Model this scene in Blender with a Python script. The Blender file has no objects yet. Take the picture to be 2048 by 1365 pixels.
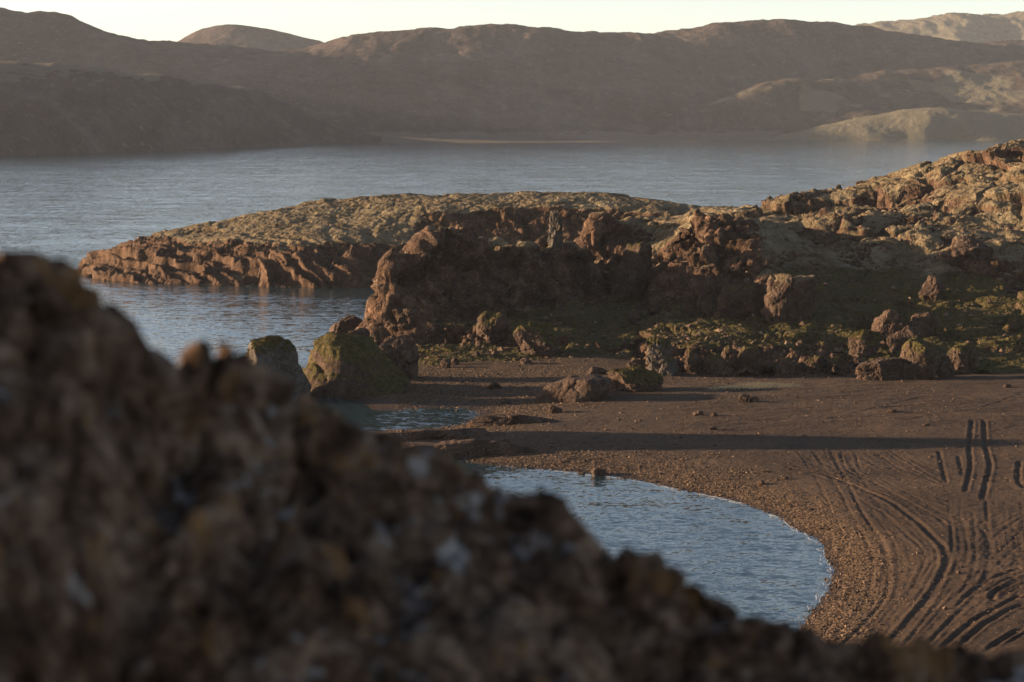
import bpy, bmesh, math, random
import numpy as np
from mathutils import Vector, Matrix

R = math.radians
scene = bpy.context.scene
COL = scene.collection

# ------------------------------------------------------------------ camera
FPX, HOR, CAMZ = 3982.0, 230.0, 30.0            # focal length and horizon row for a 2048 px wide frame
PITCH = math.atan((682.5 - HOR) / FPX)
cam_data = bpy.data.cameras.new('camera')
cam = bpy.data.objects.new('camera', cam_data)
COL.objects.link(cam)
cam.location = (0, 0, CAMZ)
cam.rotation_euler = (R(90) - PITCH, 0, 0)
cam_data.sensor_width = 36.0
cam_data.lens = FPX / 2048 * 36.0
cam_data.clip_start = 0.1
cam_data.clip_end = 20000
cam_data.dof.use_dof = True
cam_data.dof.focus_distance = 235
cam_data.dof.aperture_fstop = 3.5
scene.camera = cam

# ------------------------------------------------------------------ world, sun, exposure
SUN_EL, SUN_AHEAD = 8.5, 8.0                    # sun low on the left, a little ahead of the camera's side
world = bpy.data.worlds.new('World')
scene.world = world
world.use_nodes = True
wn = world.node_tree.nodes; wl = world.node_tree.links
sky = wn.new('ShaderNodeTexSky')
sky.sky_type = 'NISHITA'
sky.sun_disc = False
sky.sun_elevation = R(SUN_EL)
sky.sun_rotation = R(-90 + SUN_AHEAD)
sky.altitude = 150
sky.air_density = 0.6
sky.dust_density = 0.5
sky.ozone_density = 0.0
bg = wn['Background']
bg.inputs['Strength'].default_value = 0.068
tint = wn.new('ShaderNodeMix'); tint.data_type = 'RGBA'; tint.blend_type = 'MULTIPLY'      # white balance of the whole sky
tint.inputs[0].default_value = 1.0; tint.inputs[7].default_value = (1.03, .98, 1.0, 1)
wl.new(sky.outputs[0], tint.inputs[6]); wl.new(tint.outputs[2], bg.inputs['Color'])

sun_data = bpy.data.lights.new('sun', 'SUN')
sun_data.energy = 5.0
sun_data.angle = R(0.5)
sun_data.color = (1.0, 0.72, 0.45)
sun = bpy.data.objects.new('sun', sun_data)
COL.objects.link(sun)
sd = Vector((-math.cos(R(SUN_AHEAD)) * math.cos(R(SUN_EL)), math.sin(R(SUN_AHEAD)) * math.cos(R(SUN_EL)), math.sin(R(SUN_EL))))
sun.rotation_euler = sd.to_track_quat('Z', 'Y').to_euler()
sun.location = sd * 300

scene.view_settings.view_transform = 'Standard'
scene.view_settings.look = 'None'
scene.view_settings.exposure = 1.80
scene.view_settings.gamma = 1.0
scene.view_settings.use_curve_mapping = False
scene.render.engine = 'CYCLES'
cy = scene.cycles
cy.use_denoising = True
try:
    cy.denoiser = 'OPENIMAGEDENOISE'
    cy.denoising_input_passes = 'RGB_ALBEDO_NORMAL'
except Exception:
    pass
cy.max_bounces = 4
cy.diffuse_bounces = 2
cy.glossy_bounces = 2
cy.volume_bounces = 0
cy.transparent_max_bounces = 8
cy.sample_clamp_indirect = 4
cy.volume_step_rate = 4

# ------------------------------------------------------------------ projection helpers
CP, SP = math.cos(PITCH), math.sin(PITCH)
def ray(u, v):
    a = (u - 1024) / FPX; b = -(v - 682.5) / FPX
    return np.array([a, CP + b * SP, -SP + b * CP])
def at(u, v, Y):
    d = ray(u, v); return np.array([0, 0, CAMZ]) + d * (Y / d[1])
def atz(u, v, z=0.0):
    d = ray(u, v); return np.array([0, 0, CAMZ]) + d * ((z - CAMZ) / d[2])

# ------------------------------------------------------------------ noise (numpy)
rs = np.random.RandomState(7)
_P = rs.permutation(256).astype(np.int32); _P = np.concatenate([_P, _P, _P])
_G = rs.normal(size=(256, 3)).astype(np.float32); _G /= np.linalg.norm(_G, axis=1)[:, None]
_V = rs.rand(256, 7).astype(np.float32)
def perlin(x, y, z):
    xi = np.floor(x).astype(np.int32); yi = np.floor(y).astype(np.int32); zi = np.floor(z).astype(np.int32)
    xf = (x - xi).astype(np.float32); yf = (y - yi).astype(np.float32); zf = (z - zi).astype(np.float32)
    u = xf*xf*xf*(xf*(xf*6-15)+10); v = yf*yf*yf*(yf*(yf*6-15)+10); w = zf*zf*zf*(zf*(zf*6-15)+10)
    xi &= 255; yi &= 255; zi &= 255
    out = 0
    for a in (0, 1):
        wa = u if a else 1-u
        for b in (0, 1):
            wb = wa * (v if b else 1-v)
            h = _P[_P[(xi+a) & 255] + ((yi+b) & 255)]
            for c in (0, 1):
                g = _G[_P[h + ((zi+c) & 255)]]
                out = out + wb*(w if c else 1-w)*(g[:, 0]*(xf-a)+g[:, 1]*(yf-b)+g[:, 2]*(zf-c))
    return out * 1.5
def fbm(p, s, o=4, gain=.5, ridged=False, off=0.0):
    x, y, z = p[:, 0]/s+off, p[:, 1]/s+off*1.7, p[:, 2]/s+off*.3
    t = 0; a = 1; n = 0
    for i in range(o):
        v = perlin(x, y, z)
        if ridged: v = 1 - 2*np.abs(v)
        t = t + a*v; n += a; a *= gain; x = x*2.03+11.3; y = y*2.03+5.1; z = z*2.03+7.7
    return t/n
def voronoi(p, s, off=0.0):
    """F1, F2, per-cell random vector (7), offset to the cell centre"""
    q = (p/s + off).astype(np.float32)
    qi = np.floor(q).astype(np.int32); n = len(q)
    f1 = np.full(n, 9., np.float32); f2 = np.full(n, 9., np.float32)
    cid = np.zeros(n, np.int32); dl = np.zeros((n, 3), np.float32)
    for a in (-1, 0, 1):
        for b in (-1, 0, 1):
            for c in (-1, 0, 1):
                h = _P[_P[_P[(qi[:, 0]+a) & 255]+((qi[:, 1]+b) & 255)]+((qi[:, 2]+c) & 255)]
                r = _V[h]
                d = np.stack([qi[:, 0]+a+r[:, 0]-q[:, 0], qi[:, 1]+b+r[:, 1]-q[:, 1], qi[:, 2]+c+r[:, 2]-q[:, 2]], 1)
                dd = np.sqrt((d*d).sum(1))
                m = dd < f1
                f2 = np.where(m, f1, np.minimum(f2, dd)); f1 = np.where(m, dd, f1)
                cid = np.where(m, h, cid); dl[m] = d[m]
    return f1, f2, _V[cid], dl
def facets(p, s, off=0.0, tilt=1.0, crease=.5):
    """blocky broken rock: tilted flat cells parted by creases, about -1..1"""
    f1, f2, r, d = voronoi(p, s, off)
    g = (r[:, 3:6]-.5)*2*tilt
    return (r[:, 6]-.5)*1.1 - (g*d).sum(1) - crease*np.exp(-((f2-f1)/.13)**2)
def sstep(a, b, x):
    t = np.clip((x-a)/(b-a), 0, 1); return t*t*(3-2*t)
def interp_fn(pts, c=3.0, smooth=0.0):
    """scattered heights -> smooth surface through them (multiquadric)"""
    pts = np.array(pts, float); n = len(pts)
    sc = np.abs(pts[:, :2]).max()
    D = np.sqrt(((pts[:, None, :2]-pts[None, :, :2])**2).sum(2)+c*c)
    A = np.zeros((n+3, n+3)); A[:n, :n] = D + np.eye(n)*smooth; A[:n, n] = 1; A[:n, n+1:] = pts[:, :2]/sc; A[n, :n] = 1; A[n+1:, :n] = pts[:, :2].T/sc
    b = np.zeros(n+3); b[:n] = pts[:, 2]
    w = np.linalg.lstsq(A, b, rcond=None)[0]
    def f(x, y):
        out = np.empty(len(x))
        for i in range(0, len(x), 40000):
            xx, yy = x[i:i+40000], y[i:i+40000]
            k = np.sqrt((xx[:, None]-pts[None, :, 0])**2+(yy[:, None]-pts[None, :, 1])**2+c*c)
            out[i:i+40000] = k@w[:n]+w[n]+xx/sc*w[n+1]+yy/sc*w[n+2]
        return out
    return f

# ------------------------------------------------------------------ mesh helpers
def mesh_obj(name, verts, faces, mat, parent=None, attr=None, smooth=True):
    me = bpy.data.meshes.new(name)
    verts = np.asarray(verts, np.float32); faces = np.asarray(faces, np.int32)
    k = faces.shape[1]
    me.vertices.add(len(verts)); me.vertices.foreach_set('co', verts.ravel())
    me.loops.add(faces.size); me.loops.foreach_set('vertex_index', faces.ravel())
    me.polygons.add(len(faces))
    me.polygons.foreach_set('loop_start', np.arange(0, faces.size, k, dtype=np.int32))
    if smooth == 'mixed':                            # broken rock keeps its edges; stretched faces stay smooth
        e = np.linalg.norm(verts[faces]-verts[np.roll(faces, -1, 1)], axis=2); smooth = e.max(1) > .42
    me.polygons.foreach_set('use_smooth', np.broadcast_to(smooth, len(faces)).astype(bool))
    me.update(calc_edges=True)
    for an, av in (attr or {}).items():
        a = me.attributes.new(an, 'FLOAT', 'POINT'); a.data.foreach_set('value', np.asarray(av, np.float32))
    me.materials.append(mat)
    o = bpy.data.objects.new(name, me); COL.objects.link(o)
    if parent: o.parent = parent
    return o
def tag(o, label=None, cat=None, group=None, kind=None):
    if label: o['label'] = label
    if cat: o['category'] = cat
    if group: o['group'] = group
    if kind: o['kind'] = kind
    return o
def grid_faces(nx, ny):
    i = np.arange(nx*ny).reshape(ny, nx)
    return np.stack([i[:-1, :-1], i[:-1, 1:], i[1:, 1:], i[1:, :-1]], -1).reshape(-1, 4)
def grid_normals(P, nx, ny):
    G = P.reshape(ny, nx, 3)
    n = np.cross(np.gradient(G, axis=1), np.gradient(G, axis=0)).reshape(-1, 3)
    return n/np.maximum(np.linalg.norm(n, axis=1), 1e-9)[:, None]
def trim(P, F, keep, attrs):
    F = F[keep[F].any(1)]
    used = np.zeros(len(P), bool); used[F.ravel()] = True
    idx = np.cumsum(used)-1
    return P[used], idx[F], {k: v[used] for k, v in attrs.items()}
def blur(a, n):
    for _ in range(n):
        b = a.copy(); b[1:] += a[:-1]; b[:-1] += a[1:]; b[0] += a[0]; b[-1] += a[-1]; a = b/3
        b = a.copy(); b[:, 1:] += a[:, :-1]; b[:, :-1] += a[:, 1:]; b[:, 0] += a[:, 0]; b[:, -1] += a[:, -1]; a = b/3
    return a

# ------------------------------------------------------------------ materials
class NT:
    def __init__(s, name):
        s.m = bpy.data.materials.new(name); s.m.use_nodes = True
        s.t = s.m.node_tree; s.n = s.t.nodes; s.l = s.t.links
        s.b = s.n['Principled BSDF']; s.out = s.n['Material Output']
    def new(s, t, **kw):
        n = s.n.new(t)
        for k, v in kw.items(): setattr(n, k, v)
        return n
    def set(s, sock, v):
        if hasattr(v, 'links') or isinstance(v, bpy.types.NodeSocket): s.l.new(v, sock)
        elif isinstance(v, (tuple, list)) and len(v) == 3 and sock.type == 'RGBA': sock.default_value = (*v, 1)
        else: sock.default_value = v
    def pos(s): return s.new('ShaderNodeNewGeometry').outputs['Position']
    def obj(s): return s.new('ShaderNodeTexCoord').outputs['Object']
    def mapping(s, vec, scale=(1, 1, 1), rot=(0, 0, 0)):
        n = s.new('ShaderNodeMapping'); s.l.new(vec, n.inputs[0]); n.inputs['Scale'].default_value = scale; n.inputs['Rotation'].default_value = rot
        return n.outputs[0]
    def noise(s, vec, scale, detail=4, rough=.55, dist=0.0):
        n = s.new('ShaderNodeTexNoise'); s.l.new(vec, n.inputs['Vector'])
        n.inputs['Scale'].default_value = scale; n.inputs['Detail'].default_value = detail; n.inputs['Roughness'].default_value = rough; n.inputs['Distortion'].default_value = dist
        return n.outputs['Fac']
    def vor(s, vec, scale, feature='F1', out='Distance', rand=1.0):
        n = s.new('ShaderNodeTexVoronoi', feature=feature); s.l.new(vec, n.inputs['Vector']); n.inputs['Scale'].default_value = scale; n.inputs['Randomness'].default_value = rand
        return n.outputs[out]
    def ramp(s, fac, stops):
        n = s.new('ShaderNodeValToRGB'); s.l.new(fac, n.inputs[0])
        e = n.color_ramp.elements
        while len(e) < len(stops): e.new(.5)
        for i, (p, c) in enumerate(stops):
            e[i].position = p; e[i].color = (*c, 1) if isinstance(c, (tuple, list)) else (c, c, c, 1)
        return n.outputs[0]
    def mix(s, fac, a, b, blend='MIX'):
        n = s.new('ShaderNodeMix', data_type='RGBA', blend_type=blend)
        s.set(n.inputs[0], fac); s.set(n.inputs[6], a); s.set(n.inputs[7], b)
        return n.outputs[2]
    def math(s, op, a, b=0.0, clamp=False):
        n = s.new('ShaderNodeMath', operation=op, use_clamp=clamp); s.set(n.inputs[0], a); s.set(n.inputs[1], b)
        return n.outputs[0]
    def attr(s, name):
        return s.new('ShaderNodeAttribute', attribute_name=name).outputs['Fac']
    def bump(s, h, strength=.5, dist=.1, normal=None):
        n = s.new('ShaderNodeBump'); s.l.new(h, n.inputs['Height']); n.inputs['Strength'].default_value = strength; n.inputs['Distance'].default_value = dist
        if normal is not None: s.l.new(normal, n.inputs['Normal'])
        return n.outputs[0]
    def fin(s, color, rough=.9, normal=None, spec=.2):
        s.set(s.b.inputs['Base Color'], color); s.set(s.b.inputs['Roughness'], rough)
        s.b.inputs['Specular IOR Level'].default_value = spec
        if normal is not None: s.l.new(normal, s.b.inputs['Normal'])
        return s.m

def rock_mat(name, c_dark, c_mid, c_light, moss=True, lichen=.5, sc=1.0, obj=False, grain=.05):
    t = NT(name); p = t.obj() if obj else t.pos()
    n1 = t.noise(p, .35*sc, 5, .6, .6); n2 = t.noise(p, 2.2*sc, 5, .65)
    col = t.ramp(t.math('ADD', t.math('MULTIPLY', n1, .55), t.math('MULTIPLY', n2, .45)), [(.34, c_dark), (.5, c_mid), (.66, c_light)])
    # pale crustose lichen in small patches
    lv = t.noise(p, 5.5*sc, 3, .7); lz = t.noise(p, .5*sc, 3, .5)
    lm = t.math('MULTIPLY', t.ramp(lv, [(.60, 0.), (.68, 1.)]), t.ramp(lz, [(.42, 0.), (.62, 1.)]))
    col = t.mix(t.math('MULTIPLY', lm, lichen), col, (.34, .33, .30))
    hgt = t.math('ADD', t.math('MULTIPLY', t.noise(p, 1.6*sc, 6, .75), .7), t.math('MULTIPLY', t.ramp(t.vor(p, 1.1*sc, 'DISTANCE_TO_EDGE'), [(0., 0.), (.12, 1.)]), .28))
    if moss:
        m = t.attr('moss'); g = t.attr('grass')
        mn = t.math('ADD', t.math('MULTIPLY', t.noise(p, 1.3, 4, .7), .5), t.math('MULTIPLY', t.noise(p, .16, 4, .6, .5), .5))
        mossc = t.ramp(mn, [(.3, (.052, .033, .017)), (.5, (.130, .097, .055)), (.7, (.250, .200, .125))])
        gn = t.noise(p, 1.7, 4, .7)
        grassc = t.ramp(gn, [(.3, (.024, .020, .007)), (.52, (.055, .044, .013)), (.75, (.12, .088, .030))])
        brk = t.noise(p, 3.1, 3, .7)
        def edge(a): return t.ramp(t.math('ADD', t.math('MULTIPLY', a, 1.0), t.math('MULTIPLY', t.math('SUBTRACT', brk, .5), .8)), [(.38, 0.), (.58, 1.)])
        col = t.mix(edge(m), col, mossc)
        col = t.mix(edge(g), col, grassc)
    nrm = t.bump(hgt, .8, grain/sc)
    return t.fin(col, .93, nrm, .15)

M_TERR = rock_mat('headland_rock', (.016, .009, .0055), (.056, .031, .019), (.155, .092, .058), grain=.28, lichen=.75)
M_PEN = rock_mat('peninsula_rock', (.022, .0125, .0075), (.066, .036, .021), (.135, .079, .048), grain=.20)
M_BOUL = rock_mat('boulder_rock', (.020, .0125, .009), (.054, .033, .023), (.11, .073, .053), lichen=.75, sc=1.5, grain=.22)
M_GREY = rock_mat('grey_rock', (.027, .021, .016), (.065, .052, .042), (.135, .115, .097), lichen=.8, sc=1.5, grain=.22)

def near_rock_mat():
    t = NT('near_outcrop_rock'); p = t.pos()
    n1 = t.noise(p, 9, 5, .65, .4); n2 = t.noise(p, 38, 4, .65)
    col = t.ramp(t.math('ADD', t.math('MULTIPLY', n1, .6), t.math('MULTIPLY', n2, .4)), [(.38, (.014, .008, .005)), (.5, (.092, .056, .036)), (.62, (.24, .165, .112))])
    lv = t.noise(p, 17, 3, .6); lz = t.noise(p, 4.0, 3, .5)
    lm = t.math('MULTIPLY', t.ramp(lv, [(.57, 0.), (.66, 1.)]), t.ramp(lz, [(.50, 0.), (.64, 1.)]))
    col = t.mix(lm, col, (.36, .34, .33))
    ov = t.noise(p, 7.0, 3, .6, .5)
    col = t.mix(t.ramp(ov, [(.58, 0.), (.68, .7)]), col, (.22, .115, .045))
    nrm = t.bump(t.noise(p, 40, 5, .7), .9, .012)
    return t.fin(col, .95, nrm, .1)
M_NEAR = near_rock_mat()

def beach_mat():
    t = NT('beach_sand'); p = t.pos()
    n1 = t.noise(t.mapping(p, (.5, 1, 1), (0, 0, R(10))), .16, 5, .65, .6); n2 = t.noise(p, 3.0, 5, .75)
    col = t.ramp(t.math('ADD', t.math('MULTIPLY', n1, .45), t.math('MULTIPLY', n2, .55)), [(.34, (.019, .0108, .006)), (.5, (.046, .027, .0155)), (.66, (.100, .062, .037))])
    gr = t.attr('gravel')
    pv = t.vor(p, 5.0, 'F1', 'Color'); bw = t.new('ShaderNodeRGBToBW'); t.l.new(pv, bw.inputs[0])
    pc = t.ramp(bw.outputs[0], [(.1, (.022, .013, .008)), (.5, (.075, .046, .026)), (.9, (.17, .108, .062))])
    col = t.mix(gr, col, pc)
    wet = t.attr('wet')
    col = t.mix(t.math('MULTIPLY', wet, .8), col, t.mix(1.0, col, (.30, .27, .25), 'MULTIPLY'))
    rough = t.math('SUBTRACT', .95, t.math('MULTIPLY', wet, .45))
    h = t.math('ADD', t.math('MULTIPLY', t.noise(p, 1.4, 6, .75), .8), t.math('MULTIPLY', t.math('MULTIPLY', t.vor(p, 5.0), gr), -.8))
    return t.fin(col, rough, t.bump(h, 1.0, .16), .2)
M_BEACH = beach_mat()

def water_mat():
    t = NT('lake_water'); p = t.pos()
    def vec(scale, sq, rot, detail):
        n = t.new('ShaderNodeTexNoise'); t.l.new(t.mapping(p, (sq, 1.0, 1), (0, 0, rot)), n.inputs['Vector'])
        n.inputs['Scale'].default_value = scale; n.inputs['Detail'].default_value = detail; n.inputs['Roughness'].default_value = .6
        m = t.new('ShaderNodeVectorMath', operation='SUBTRACT'); t.l.new(n.outputs['Color'], m.inputs[0]); m.inputs[1].default_value = (.5, .5, .5)
        return m.outputs[0]
    def vm(op, a, b):
        m = t.new('ShaderNodeVectorMath', operation=op); t.set(m.inputs[0], a); t.set(m.inputs[1], b); return m.outputs[0]
    gust = t.ramp(t.noise(t.mapping(p, (.35, 1, 1), (0, 0, R(8))), .035, 4, .6, .4), [(.3, .75), (.7, 1.2)])
    sl = vm('ADD', vm('MULTIPLY', vec(2.0, .5, R(-10), 2), (.24, .38, 0)), vm('MULTIPLY', vec(5.5, .6, R(14), 2), (.20, .31, 0)))
    sl = vm('ADD', sl, vm('ADD', vm('MULTIPLY', vec(.55, .42, R(-6), 2), (.10, .20, 0)), vm('MULTIPLY', vec(.10, .35, R(5), 2), (.05, .12, 0))))
    sl = vm('MULTIPLY', sl, gust)
    nrm = vm('NORMALIZE', vm('ADD', sl, (0, 0, 1)), (0, 0, 0))
    t.b.inputs['IOR'].default_value = 1.333
    return t.fin((.018, .038, .045), .10, nrm, .9)
M_WATER = water_mat()

def hill_mat(name, cs, moss_c, moss_amt, sc=1.0):
    t = NT(name); p = t.pos()
    n1 = t.noise(p, .007*sc, 6, .65, .8); n2 = t.noise(p, .06*sc, 5, .75)
    n3 = t.noise(t.mapping(p, (1, .16, .16), (0, 0, R(12))), .035*sc, 5, .7, .5)           # scree streaks down the slope
    f = t.math('ADD', t.math('ADD', t.math('MULTIPLY', n1, .40), t.math('MULTIPLY', n2, .28)), t.math('MULTIPLY', n3, .32))
    col = t.ramp(f, [(.38, cs[0]), (.5, cs[1]), (.62, cs[2])])
    m = t.math('ADD', t.attr('moss'), t.math('MULTIPLY', t.math('SUBTRACT', t.noise(p, .03*sc, 5, .75), .5), 1.0))
    col = t.mix(t.math('MULTIPLY', t.ramp(m, [(.45, 0.), (.75, 1.)]), moss_amt), col, moss_c)
    sp2 = t.ramp(t.noise(p, .11*sc, 3, .75), [(.60, 0.), (.70, .8)])
    col = t.mix(sp2, col, tuple(min(1, c*1.35) for c in cs[2]))
    nrm = t.bump(t.noise(p, .04*sc, 7, .75), 1.0, 14/sc)
    return t.fin(col, .97, nrm, .05)
M_HILL = hill_mat('far_hill', ((.034, .024, .022), (.070, .051, .046), (.125, .097, .084)), (.15, .128, .10), .7)
M_HILLR = hill_mat('far_hill_mossy', ((.034, .025, .021), (.070, .052, .042), (.125, .098, .075)), (.17, .150, .10), .85)

# ================================================================== LARGE STRUCTURE
# ------------------------------------------------------------------ lake
def build_lake():
    v = [(-3500, -150, 0), (3500, -150, 0), (3500, 5400, 0), (-3500, 5400, 0)]
    tag(mesh_obj('lake', v, [(0, 1, 2, 3)], M_WATER), 'wide blue-grey wind-rippled lake filling the middle distance', 'lake', kind='structure')
build_lake()

# ------------------------------------------------------------------ far hills
def hill(name, label, ctrl, xr, yr, d, mat, amp, seed, mossf=None, c=40.0, gully=0.0):
    pts = [tuple(at(u, v, Y)) if len(q) == 3 and not isinstance(q, list) else tuple(q) for q in ctrl for (u, v, Y) in [q[:3]]]
    f = interp_fn(pts, c)
    nx = int((xr[1]-xr[0])/d)+1; ny = int((yr[1]-yr[0])/(d*1.2))+1
    X, Y = np.meshgrid(np.linspace(*xr, nx), np.linspace(*yr, ny)); X = X.ravel(); Y = Y.ravel()
    Z = f(X, Y); P = np.stack([X, Y, Z], 1)
    n = grid_normals(P, nx, ny); land = sstep(-2, 14, Z)
    dd = fbm(P, 190, 5, .5, off=seed)*amp*1.1 + fbm(P, 60, 5, .55, True, off=seed+3)*amp*.55
    if gully: dd = dd + fbm(P*np.array([1, .28, .28]), 55, 4, .55, True, off=seed+9)*gully
    dd = dd + facets(P, 34, seed)*amp*.12 + facets(P, 13, seed+5)*amp*.07 + fbm(P, 9, 3, .6, off=seed)*amp*.12
    P = P + n*(dd*land*.6)[:, None]
    N = grid_normals(P, nx, ny)
    moss = np.zeros(len(P)) if mossf is None else mossf(P, N)
    P2, F2, A = trim(P, grid_faces(nx, ny), P[:, 2] > -3, {'moss': moss})
    tag(mesh_obj(name, P2, F2, mat, attr=A), label, kind='structure')
    return f

# control points: (column, row, distance) of features in the photograph, or [x, y, z] in metres
near_crest = [(-160, 132, 1650), (0, 137, 1690), (75, 136, 1710), (150, 136, 1740), (230, 146, 1790), (330, 160, 1840), (430, 176, 1900), (500, 205, 1945), (565, 237, 1985), (630, 263, 2020), (720, 281, 2060)]
near_foot = [(-160, 316, 0), (0, 312, 0), (150, 308, 0), (300, 302, 0), (450, 297, 0), (600, 292.5, 0), (760, 288, 0)]
ctrl = list(near_crest)
for (u, v, _) in near_foot:
    q = atz(u, v, 0); ctrl.append([*q]); ctrl.append([q[0]-20, q[1]-60, -8.])
for (u, v, Y) in near_crest:                              # the plateau behind the crest, then down again
    q = at(u, v, Y); ctrl.append([q[0]+20, q[1]+120, q[2]*.93+0]); ctrl.append([q[0]+40, q[1]+420, q[2]*.35-4])
ctrl += [(100, 225, 1560), (300, 235, 1730), (450, 250, 1830)]
hill('near_hill', 'brown bare hill sloping into the lake at the far left shore', ctrl, (-560, -60), (1380, 2250), 2.6, M_HILL, 7, 1.3,
     lambda P, N: sstep(.80, .97, N[:, 2])*sstep(45, 62, P[:, 2]), c=8, gully=6)

crest = [(-260, 15, 2450), (-120, 20, 2480), (0, 23, 2500), (60, 28, 2510), (122, 31, 2520), (170, 52, 2535), (222, 74, 2550), (290, 85, 2570), (345, 93, 2590), (450, 101, 2610), (545, 110, 2630),
         (615, 105, 2640), (672, 84, 2650), (700, 79, 2660), (770, 71, 2670), (900, 65, 2700), (1000, 57, 2720), (1090, 64, 2740), (1180, 72, 2760), (1300, 74, 2790), (1370, 68, 2810), (1440, 55, 2830),
         (1520, 53, 2850), (1575, 50, 2860), (1650, 54, 2880), (1730, 60, 2900), (1800, 67, 2920), (1860, 80, 2940), (1910, 89, 2950), (1990, 91, 2970), (2048, 88, 2990), (2200, 92, 3010)]
ctrl = list(crest)
for (u, v, Y) in crest:
    q = at(u, v, Y); ctrl.append([q[0]-20, q[1]+110, q[2]*.97]); ctrl.append([q[0]-40, q[1]+420, q[2]*.55])
for u, v in ((-200, 300), (0, 295), (200, 292), (400, 290), (600, 289.5), (800, 288), (1000, 286.5), (1200, 285), (1400, 283.5), (1600, 281.5), (1800, 279.5), (2048, 277.5), (2200, 276)):
    q = atz(u, v, 0)
    if u < 500: q = np.array([q[0]*2150/q[1], 2150, 0])
    ctrl.append([*q]); ctrl.append([q[0]-10, q[1]-90, -8.])
# foot of the steep face above a narrow plain
for u, v, Y in ((560, 225, 2250), (700, 262, 2230), (820, 268, 2260), (1024, 268, 2330), (1200, 262, 2390), (1330, 262, 2420), (1000, 180, 2480), (800, 180, 2420), (1250, 170, 2580), (1450, 185, 2600), (640, 170, 2400),
                (1290, 150, 2600), (1250, 225, 2440), (1330, 215, 2470), (1400, 225, 2520), (1560, 165, 2680), (1700, 150, 2740), (1900, 130, 2800), (2048, 130, 2800), (200, 180, 2300), (400, 190, 2260), (0, 120, 2350)):
    ctrl.append((u, v, Y))
hill('crater_ridge', 'long dark brown ridge standing behind the far shore of the lake', ctrl, (-900, 880), (2080, 3450), 3.3, M_HILL, 9, 4.7,
     lambda P, N: sstep(.92, .98, N[:, 2])*.30+.6*sstep(16, 6, P[:, 2])*sstep(.9, .97, N[:, 2]), c=10, gully=9)

right_mid = [(1290, 262, 2440), (1380, 246, 2460), (1430, 213, 2480), (1500, 180, 2520), (1560, 170, 2540), (1610, 166, 2550), (1640, 176, 2560), (1680, 168, 2590), (1760, 150, 2650), (1860, 141, 2700), (1950, 135, 2730), (2048, 128, 2760), (2200, 122, 2800)]
ctrl = list(right_mid)
for (u, v, Y) in right_mid:
    q = at(u, v, Y); ctrl.append([q[0], q[1]+90, q[2]*.9]); ctrl.append([q[0], q[1]+420, 5.])
for u, v in ((1240, 280), (1300, 279), (1400, 277), (1500, 276), (1600, 274.5), (1800, 272), (2048, 270)):
    q = atz(u, v, 1.0); k = min(2400., q[1]); q = [q[0]*k/q[1], k]; ctrl.append([q[0], q[1], 1.0]); ctrl.append([q[0], q[1]-70, -6.])
ctrl += [(1480, 235, 2480), (1600, 215, 2510), (1700, 200, 2560), (1850, 190, 2600), (2000, 180, 2600), (1560, 250, 2440), (1750, 235, 2480)]
hill('mossy_foothill', 'low hummocky foothill with pale moss at the far right shore', ctrl, (120, 900), (2320, 3200), 3.0, M_HILLR, 11, 8.2,
     lambda P, N: sstep(.0, .35, fbm(P, 120, 3, off=3))*.75 + .15, c=8, gully=4)

low = [(1545, 278, 2360), (1600, 264, 2375), (1650, 252, 2390), (1720, 236, 2400), (1800, 225, 2410), (1874, 220, 2415), (1950, 227, 2420), (2048, 233, 2420), (2200, 240, 2420)]
ctrl = list(low)
for (u, v, Y) in low:
    q = at(u, v, Y); ctrl.append([q[0]+5, q[1]+60, q[2]*.8]); ctrl.append([q[0]+10, q[1]+150, -4.])
for u, v in ((1530, 282.5), (1600, 281.5), (1700, 280.5), (1800, 279.5), (1900, 278.5), (2048, 277), (2200, 275.5)):
    q = atz(u, v, 0); q = q*(2290/q[1]) if False else q
    Y0 = 2330 if u < 1900 else 2350
    ctrl.append([q[0]*Y0/q[1], Y0, 0.]); ctrl.append([q[0]*Y0/q[1], Y0-60, -8.])
ctrl += [(1840, 262, 2352), (1870, 245, 2362), (1920, 240, 2372), (1980, 243, 2378), (1810, 268, 2352), (1730, 262, 2352)]
hill('shore_knoll', 'small sunlit mossy knoll on the far right shore of the lake', ctrl, (280, 720), (2260, 2620), 1.8, M_HILLR, 5, 12.4,
     lambda P, N: .85+0*P[:, 0], c=6, gully=2)

back = [(300, 110, 3500), (350, 90, 3500), (392, 66, 3500), (450, 55, 3500), (520, 60, 3510), (600, 76, 3520), (660, 91, 3530), (740, 120, 3540)]
ctrl = list(back)
for (u, v, Y) in back:
    q = at(u, v, Y); ctrl.append([q[0], q[1]+100, q[2]*.95]); ctrl.append([q[0], q[1]+450, 10.]); ctrl.append([q[0], q[1]-300, q[2]*.35])
hill('rounded_back_hill', 'rounded brown hill peeping between two ridges on the skyline', ctrl, (-760, -160), (3250, 3950), 4.0, M_HILL, 10, 15.4, None, c=12)

far = [(1600, 75, 4700), (1740, 59, 4700), (1800, 54, 4700), (1850, 48, 4700), (1880, 40, 4690), (1942, 35, 4690), (1958, 43, 4700), (2000, 40, 4720), (2048, 37, 4720), (2200, 30, 4750)]
ctrl = list(far)
for (u, v, Y) in far:
    q = at(u, v, Y); ctrl.append([q[0], q[1]+200, q[2]*.95]); ctrl.append([q[0], q[1]+700, 40.]); ctrl.append([q[0]-20, q[1]-150, q[2]-55]); ctrl.append([q[0]-60, q[1]-600, 40.])
hill('distant_mountain', 'pale hazy mountain on the skyline at the far right', ctrl, (620, 1450), (4050, 5300), 6.0, M_HILLR, 22, 18.9,
     lambda P, N: .7+0*P[:, 0], c=14, gully=14)

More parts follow.
